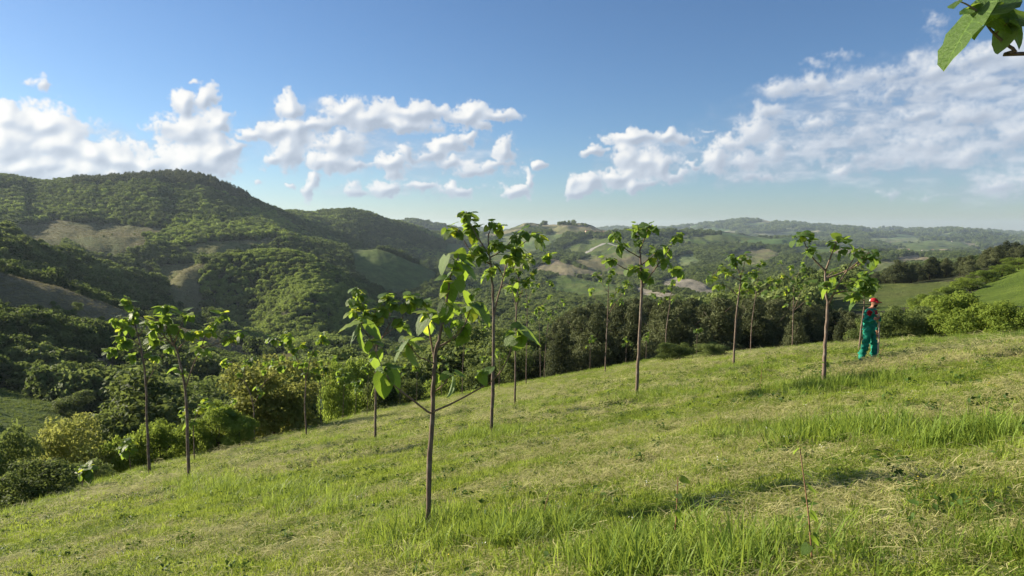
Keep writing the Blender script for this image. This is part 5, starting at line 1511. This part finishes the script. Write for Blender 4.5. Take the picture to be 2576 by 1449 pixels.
for sd, hand, f0, r0 in (('r', L3(.215, .245, 1.245), .27, .235), ('l', L3(.155, -.30, .82), .165, -.30)):
    for q in range(4):
        nm = f'f{sd}{q}'
        if sd == 'r':
            a_ = L3(.255, .272, 1.272 - q * .021); b_ = L3(.295, .246, 1.268 - q * .022); c_ = L3(.280, .215, 1.262 - q * .021)
        else:
            a_ = L3(.195 - q * .022, -.305, .765); b_ = L3(.205 - q * .024, -.295, .725); c_ = L3(.195 - q * .023, -.28, .690 + .008 * (q == 3))
        BV += [(nm + 'a', a_, .012), (nm + 'b', b_, .010), (nm + 'c', c_, .008)]
        BE += [('ha' + sd, nm + 'a'), (nm + 'a', nm + 'b'), (nm + 'b', nm + 'c')]
    th_ = (L3(.215, .205, 1.285), L3(.255, .195, 1.295)) if sd == 'r' else (L3(.185, -.265, .80), L3(.20, -.25, .755))
    BV += [('t' + sd + 'a', th_[0], .013), ('t' + sd + 'b', th_[1], .010)]
    BE += [('ha' + sd, 't' + sd + 'a'), ('t' + sd + 'a', 't' + sd + 'b')]
bi = {n_: i for i, (n_, _, _) in enumerate(BV)}
bme = bpy.data.meshes.new('body')
bme.from_pydata([tuple(p) for _, p, _ in BV], [(bi[a_], bi[b_]) for a_, b_ in BE], [])
tmp = bpy.data.objects.new('body', bme); COL.objects.link(tmp)
md = tmp.modifiers.new('skin', 'SKIN')
for i, (_, _, rad) in enumerate(BV): bme.skin_vertices[0].data[i].radius = (rad, rad)
bme.skin_vertices[0].data[0].use_root = True
sub = tmp.modifiers.new('sub', 'SUBSURF'); sub.levels = sub.render_levels = 2
dg = bpy.context.evaluated_depsgraph_get()
body = bpy.data.meshes.new_from_object(tmp.evaluated_get(dg))
bpy.data.objects.remove(tmp)
for m in (M_GREEN, M_RED, M_SKIN, M_BEARD, M_SHOE): body.materials.append(m)
rg = random.Random(2)
hands = [BV[bi['har']][1], BV[bi['hal']][1]]
for v in body.vertices:                               # folds of loose cloth
    if .1 < v.co.z < 1.42:
        v.co += v.normal * (.014 * math.sin(v.co.z * 46 + 3 * math.sin(v.co.x * 17)) + .013 * math.sin(v.co.z * 27 + v.co.y * 30) + .010 * math.sin(v.co.z * 71 + v.co.x * 40))
for p in body.polygons:
    c = np.array(p.center); f_, r_, u_ = c @ fdir, c @ rdir, c[2]
    k = 0
    if u_ > 1.50 and np.hypot(f_ - .08, r_) < .20: k = 3 if (u_ < 1.605 and f_ > .09 and u_ > 1.53) or (u_ > 1.66 and f_ < .05) else 2
    elif u_ < .085: k = 4
    elif min(np.linalg.norm(c - h) for h in hands) < .075 or (u_ < .80 and r_ < -.25): k = 2
    elif u_ > 1.33 and -.20 < r_ < .12 and f_ > .05 and u_ < 1.46: k = 1
    elif np.linalg.norm(c - L3(.05, .235, 1.385)) < .085: k = 1
    p.material_index = k; p.use_smooth = True
link('body', body, man)
# cap with peak, collar
cv, cf = [], []
bm = bmesh.new()
bmesh.ops.create_uvsphere(bm, u_segments=16, v_segments=8, radius=1.0)
bmesh.ops.delete(bm, geom=[v for v in bm.verts if v.co.z < -.12], context='VERTS')
for v in bm.verts: 
    q = L3(.085, 0, 1.685) + fdir * v.co.x * .112 + rdir * v.co.y * .100 + np.array([0, 0, v.co.z * .098]); v.co = Vector(q)
cme = bpy.data.meshes.new('cap'); bm.to_mesh(cme); bm.free()
for p in cme.polygons: p.use_smooth = True
cap = link('cap', cme, man, mats=(M_RED,), label='red cap with a white patch at the back')
pv = []
for k in range(9):
    a_ = math.radians(-62 + k * 15.5)
    pv += [L3(.085 + math.cos(a_) * .105, math.sin(a_) * .098, 1.690), L3(.085 + .035 + math.cos(a_) * .165, math.sin(a_) * .092, 1.668 - .01 * abs(math.sin(a_)))]
pf = [(2 * k, 2 * k + 1, 2 * k + 3, 2 * k + 2) for k in range(8)]
pm = mesh_np('peak', np.array(pv), np.array(pf), smooth=True)
pk = link('peak', pm, cap, mats=(M_RED,)); sdm = pk.modifiers.new('thick', 'SOLIDIFY'); sdm.thickness = .008
bv_ = []
for k in range(7):
    a_ = math.radians(140 + k * 13.3)
    for dz in (.0, .05): bv_.append(L3(.085 + math.cos(a_) * (.116 - dz * .35), math.sin(a_) * (.104 - dz * .3), 1.690 + dz))
wm = mesh_np('patch', np.array(bv_), np.array([(2 * k, 2 * k + 2, 2 * k + 3, 2 * k + 1) for k in range(6)]), smooth=True)
wp = link('patch', wm, cap, mats=(M_WHITE,)); sdm = wp.modifiers.new('thick', 'SOLIDIFY'); sdm.thickness = .004; sdm.offset = 0
v, f, t = tube([L3(.05 + math.cos(a_) * .082, math.sin(a_) * .092, 1.468 + .012 * math.cos(a_) * -1) for a_ in np.linspace(0, 2 * math.pi, 17)], .026, 7)
link('collar', mesh_np('collar', v, [f, t], smooth=True), man, mats=(M_GREEN,))
v, f, t = tube([L3(.205, r_, 1.333) - fdir * (abs(r_) * .55) for r_ in np.linspace(-.13, .10, 7)], .007, 5)
link('chest_stripe', mesh_np('chest_stripe', v, [f, t], smooth=True), man, mats=(M_WHITE,))
# the pole: from his right hand down to the ground in front of him
M_POLE = bark_mat('worn_pole_wood', (.28, .20, .15), (.46, .36, .29), (.36, .29, .24), 20)
hand = foot + L3(.262, .236, 1.30)
q, _ = ground_hit(2199, 905, rmax=60)
end = at_depth(2199, 907, dman * 1.0); end = foot + np.array([.10, -.30, 0]); end[2] = float(land_z(end[:1], end[1:2])[0]) - .03
pole = thing('wooden_pole', 'long pale wooden pole held upright by the man in green', 'pole', end)
pth = smooth_path([np.zeros(3), (hand - end) * .5 + np.array([.018, 0, 0]), hand - end, (hand - end) * 1.05], 12)
v, f, t = tube(pth, np.linspace(.019, .022, 12), 9)
link('shaft', mesh_np('shaft', v, [f, t], smooth=True), pole, mats=(M_POLE,))
M_IRON = simple_mat('rusty_iron', (.10, .065, .05), .7)
v, f, t = tube([np.array([0, 0, -.02]), np.array([.0, 0, .06])], [.027, .025], 9)
link('ferrule', mesh_np('ferrule', v, [f, t], smooth=True), pole, mats=(M_IRON,))
# white cord tied round one trunk
c0 = at_depth(*z4([(1137, 850)])[0], CORD_AT.depth - .05)
cord = thing('cord', 'white cord knotted round the thin twin stemmed sapling and hanging in a loop', 'cord', c0)
v, f, t = tube(smooth_path([(0, 0, 0), (.05, -.02, -.2), (.09, -.03, -.42), (.05, -.03, -.5), (.0, -.03, -.42), (-.01, -.02, -.2), (-.03, -.02, .05), (.03, -.02, .05), (0, 0, 0)], 26), .012, 6)
link('loop', mesh_np('loop', v, [f, t], smooth=True), cord, mats=(M_WHITE,))
v, f, t = tube([(-.045, 0, .02), (0, -.06, .03), (.045, 0, .03), (0, .05, .02), (-.045, 0, .02)], .016, 6)
link('knot', mesh_np('knot', v, [f, t], smooth=True), cord, mats=(M_WHITE,))

# ------------------------------------------------------------------ rough grass and scrub on the open slopes of the valley
M_ROUGH = leafy('rough_grass', (.13, .125, .055), (.30, .27, .15), (.34, .32, .14), .2, patch=(.05, .5))
M_CROP = leafy('crop_grass', (.08, .13, .028), (.20, .26, .06), (.32, .40, .08), .25, patch=(.08, .4))
rough = [blade_clump('rough_tuft', 40, .6, .15, .5, .03, 1.0, M_ROUGH, 80 + k) for k in range(3)]
crop = [blade_clump('crop_tuft', 40, .6, .12, .35, .03, 1.0, M_CROP, 90 + k) for k in range(3)]
_lab4 = np.maximum.reduce([LABEL[:-1, :-1], LABEL[1:, :-1], LABEL[:-1, 1:], LABEL[1:, 1:]])
def dress(name, ks, spacing, kinds, label, size):
    th_, r_, z_, px_, py_, i_, j_ = cell_sample(np.isin(_lab4, ks) & _in, lambda r: np.full_like(r, spacing), GR)
    n = len(r_)
    if not n: return
    rot = np.zeros((n, 3)); rot[:, 2] = GR.random(n) * 6.28
    s_ = size * GR.uniform(.5, 1.4, n)
    scatter(name, np.stack([r_ * np.sin(th_), r_ * np.cos(th_), z_], -1), rot, np.stack([s_, s_, s_], -1), GR.integers(0, len(kinds), n), kinds, label)
dress('rough_grass', [5], 1.5, rough, 'rough dry grass tussocks on the long bare slope', 1.0)
dress('crop_grass', [6], .9, crop, 'short green crop on the lower left field', .9)
dress('rough_grass', [1, 2, 3, 4], 3.2, rough, 'rough grass on the small fields at the foot of the mountain', 1.7)
dress('scrub', [1, 3, 4, 5], 42, mid_trees, 'single shrubs dotted over the open slopes', 2.6)

# ------------------------------------------------------------------ houses in the valley and far away, tracks
M_WALL = simple_mat('plaster_wall', (.55, .43, .33), .9, .8)
M_WALLP = simple_mat('pale_plaster', (.42, .38, .33), .9, .8)
M_ROOF = simple_mat('terracotta_roof', (.36, .17, .10), .9, 2.0)
M_HOLE = simple_mat('dark_window', (.02, .022, .025), .3)
def house_meshes(w, d, h, rise, over=.4):
    V = [(-w/2,-d/2,-3),(w/2,-d/2,-3),(w/2,d/2,-3),(-w/2,d/2,-3),(-w/2,-d/2,h),(w/2,-d/2,h),(w/2,d/2,h),(-w/2,d/2,h),(-w/2,0,h+rise),(w/2,0,h+rise)]
    wall = bpy.data.meshes.new('wall'); wall.from_pydata(V, [], [(0,1,5,4),(2,3,7,6),(1,2,6,9,5),(3,0,4,8,7)])
    a, b = w/2+over, d/2+over
    dz = rise * over / (d/2)
    V = [(-a,-b,h-dz+.05),(a,-b,h-dz+.05),(a,0,h+rise+.05),(-a,0,h+rise+.05),(a,b,h-dz+.05),(-a,b,h-dz+.05)]
    V += [(x_, y_, z_ + .25) for x_, y_, z_ in V]
    roof = bpy.data.meshes.new('roof'); roof.from_pydata(V, [], [(6,7,8,9),(9,8,10,11),(1,0,3,2),(2,3,5,4),(0,1,7,6),(1,2,8,7),(2,4,10,8),(4,5,11,10),(5,3,9,11),(3,0,6,9)])
    return wall, roof
def house(label, px_, py_, rmin, rmax, w, d, h, rise, rz, wm=M_WALL, group=None, windows=4):
    p, dist = ground_hit(px_, py_, rmin, rmax)
    o = thing('house', label, 'house', p, group); o.rotation_euler = (0, 0, rz)
    wl, rf = house_meshes(w, d, h, rise)
    link('wall', wl, o, mats=(wm,)); link('roof', rf, o, mats=(M_ROOF,))
    for k in range(windows):
        x_ = -w/2 + w * (k + .5) / windows
        V = [(x_-.5,-d/2-.05,h*.45),(x_+.5,-d/2-.05,h*.45),(x_+.5,-d/2-.05,h*.45+1.3),(x_-.5,-d/2-.05,h*.45+1.3)]
        V += [(a_, b_ + .12, c_) for a_, b_, c_ in V]
        m = bpy.data.meshes.new('window'); m.from_pydata(V, [], [(0,1,2,3),(1,0,4,5),(2,1,5,6),(3,2,6,7),(0,3,7,4)])
        link('window', m, o, mats=(M_HOLE,))
house('pink walled farmhouse with tiled roof, leftmost of the hamlet in the valley', 1549, 779, 400, 900, 9, 6, 4.5, 1.6, .3)
house('long low tiled house in the middle of the hamlet in the valley', 1566, 781, 400, 900, 12, 6, 3.6, 1.5, -.15)
house('small outbuilding with tiled roof right of the hamlet in the valley', 1583, 780, 400, 900, 6, 5, 3.2, 1.3, .5)
house('orange farmhouse on the ridge below the tan field', 1482, 588, 1500, 3000, 26, 12, 8, 3, .2)
house('smaller orange barn right of the farmhouse on the ridge', 1506, 589, 1500, 3000, 34, 12, 6, 3, -.1)
farw_mesh, farr_mesh = house_meshes(16, 11, 8, 3)
farw_mesh.materials.append(M_WALLP); farr_mesh.materials.append(M_ROOF)
for k, (px_, py_) in enumerate([(2478,589),(2486,588),(2492,590),(2500,588),(2508,589),(2515,587),(2524,589),(2531,588),(2540,588),(2547,589),(2556,588),(2566,589),(2574,588),(2440,590),(2425,591),(2200,630),(2262,633),(2285,630),(2320,632),(2346,631),(2395,608),(2410,607),(2540,606),(2556,605),(2570,607),(2350,600),(2240,611),(2230,609),(1990,574),(2120,588)]):
    p, dist = ground_hit(px_, py_, 1500, 11000)
    o = thing('house', 'tiny pale house on the far plain or the ridge at the right', 'house', p, 'far houses on the plain and ridge')
    s_ = RNG.uniform(.6, 1.1) * (1.3 if dist > 6000 else .6)
    o.scale = (s_, s_, s_); o.rotation_euler = (0, 0, RNG.uniform(-.8, .8))
    link('wall', farw_mesh, o); link('roof', farr_mesh, o)
M_ROAD = ground_mat('pale_gravel_track', (.26, .25, .22), (.36, .35, .32), .3)
def track(pts, width, rmin, rmax):
    P = []
    for (a_, b_), (c_, d_) in zip(pts[:-1], pts[1:]):
        for q in np.linspace(0, 1, 24, endpoint=False):
            p, _ = ground_hit(a_ + (c_ - a_) * q, b_ + (d_ - b_) * q, rmin, rmax); P.append(p)
    P = np.array(P)
    for _ in range(3): P[1:-1] = (P[:-2] + P[1:-1] * 2 + P[2:]) / 4
    tg = unit(np.gradient(P[:, :2], axis=0)); nrm = np.stack([-tg[:, 1], tg[:, 0]], -1)
    V = []
    for p, nn in zip(P, nrm):
        for s_ in (-1, 0, 1):
            xy = p[:2] + nn * width * .5 * s_
            V.append((xy[0], xy[1], float(land_z(xy[:1], xy[1:2])[0]) + .25))
    i, j = np.meshgrid(np.arange(len(P) - 1), np.arange(2), indexing='ij')
    F = np.stack([i * 3 + j, i * 3 + j + 1, (i + 1) * 3 + j + 1, (i + 1) * 3 + j], -1).reshape(-1, 4)
    link('track', mesh_np('track', np.array(V), F, smooth=True), mats=(M_ROAD,), kind='structure')
track([(1105,899),(1151,880),(1190,862)], 5, 250, 700)
track([(1172,864),(1205,852),(1240,838),(1270,832)], 5, 300, 800)
track([(1520,612),(1492,625),(1470,640)], 14, 1200, 3000)
track([(1530,612),(1560,622),(1580,632)], 9, 1200, 3000)

# ------------------------------------------------------------------ the air
HAZE = 4.6e-5
zmin = float(GZ.min()) - 8.0
zmax = float(GZ.max()) + 40.0
hz = bpy.data.meshes.new('haze')
X_, Y0_, Y1_ = 13500.0, -400.0, 13500.0
hv = [(sx * X_, yy_, zz_) for zz_ in (zmin, zmax) for yy_ in (Y0_, Y1_) for sx in (-1, 1)]
hz.from_pydata(hv, [], [(0,2,3,1),(4,5,7,6),(0,1,5,4),(2,6,7,3),(0,4,6,2),(1,3,7,5)])
mh, nt, out = new_mat('pale_air')
pv_ = N(nt, 'ShaderNodeVolumePrincipled')
pv_.inputs['Color'].default_value = (.66, .82, 1.0, 1); pv_.inputs['Density'].default_value = HAZE; pv_.inputs['Anisotropy'].default_value = .25
nt.links.new(pv_.outputs['Volume'], out.inputs['Volume'])
link('haze', hz, mats=(mh,), kind='stuff')
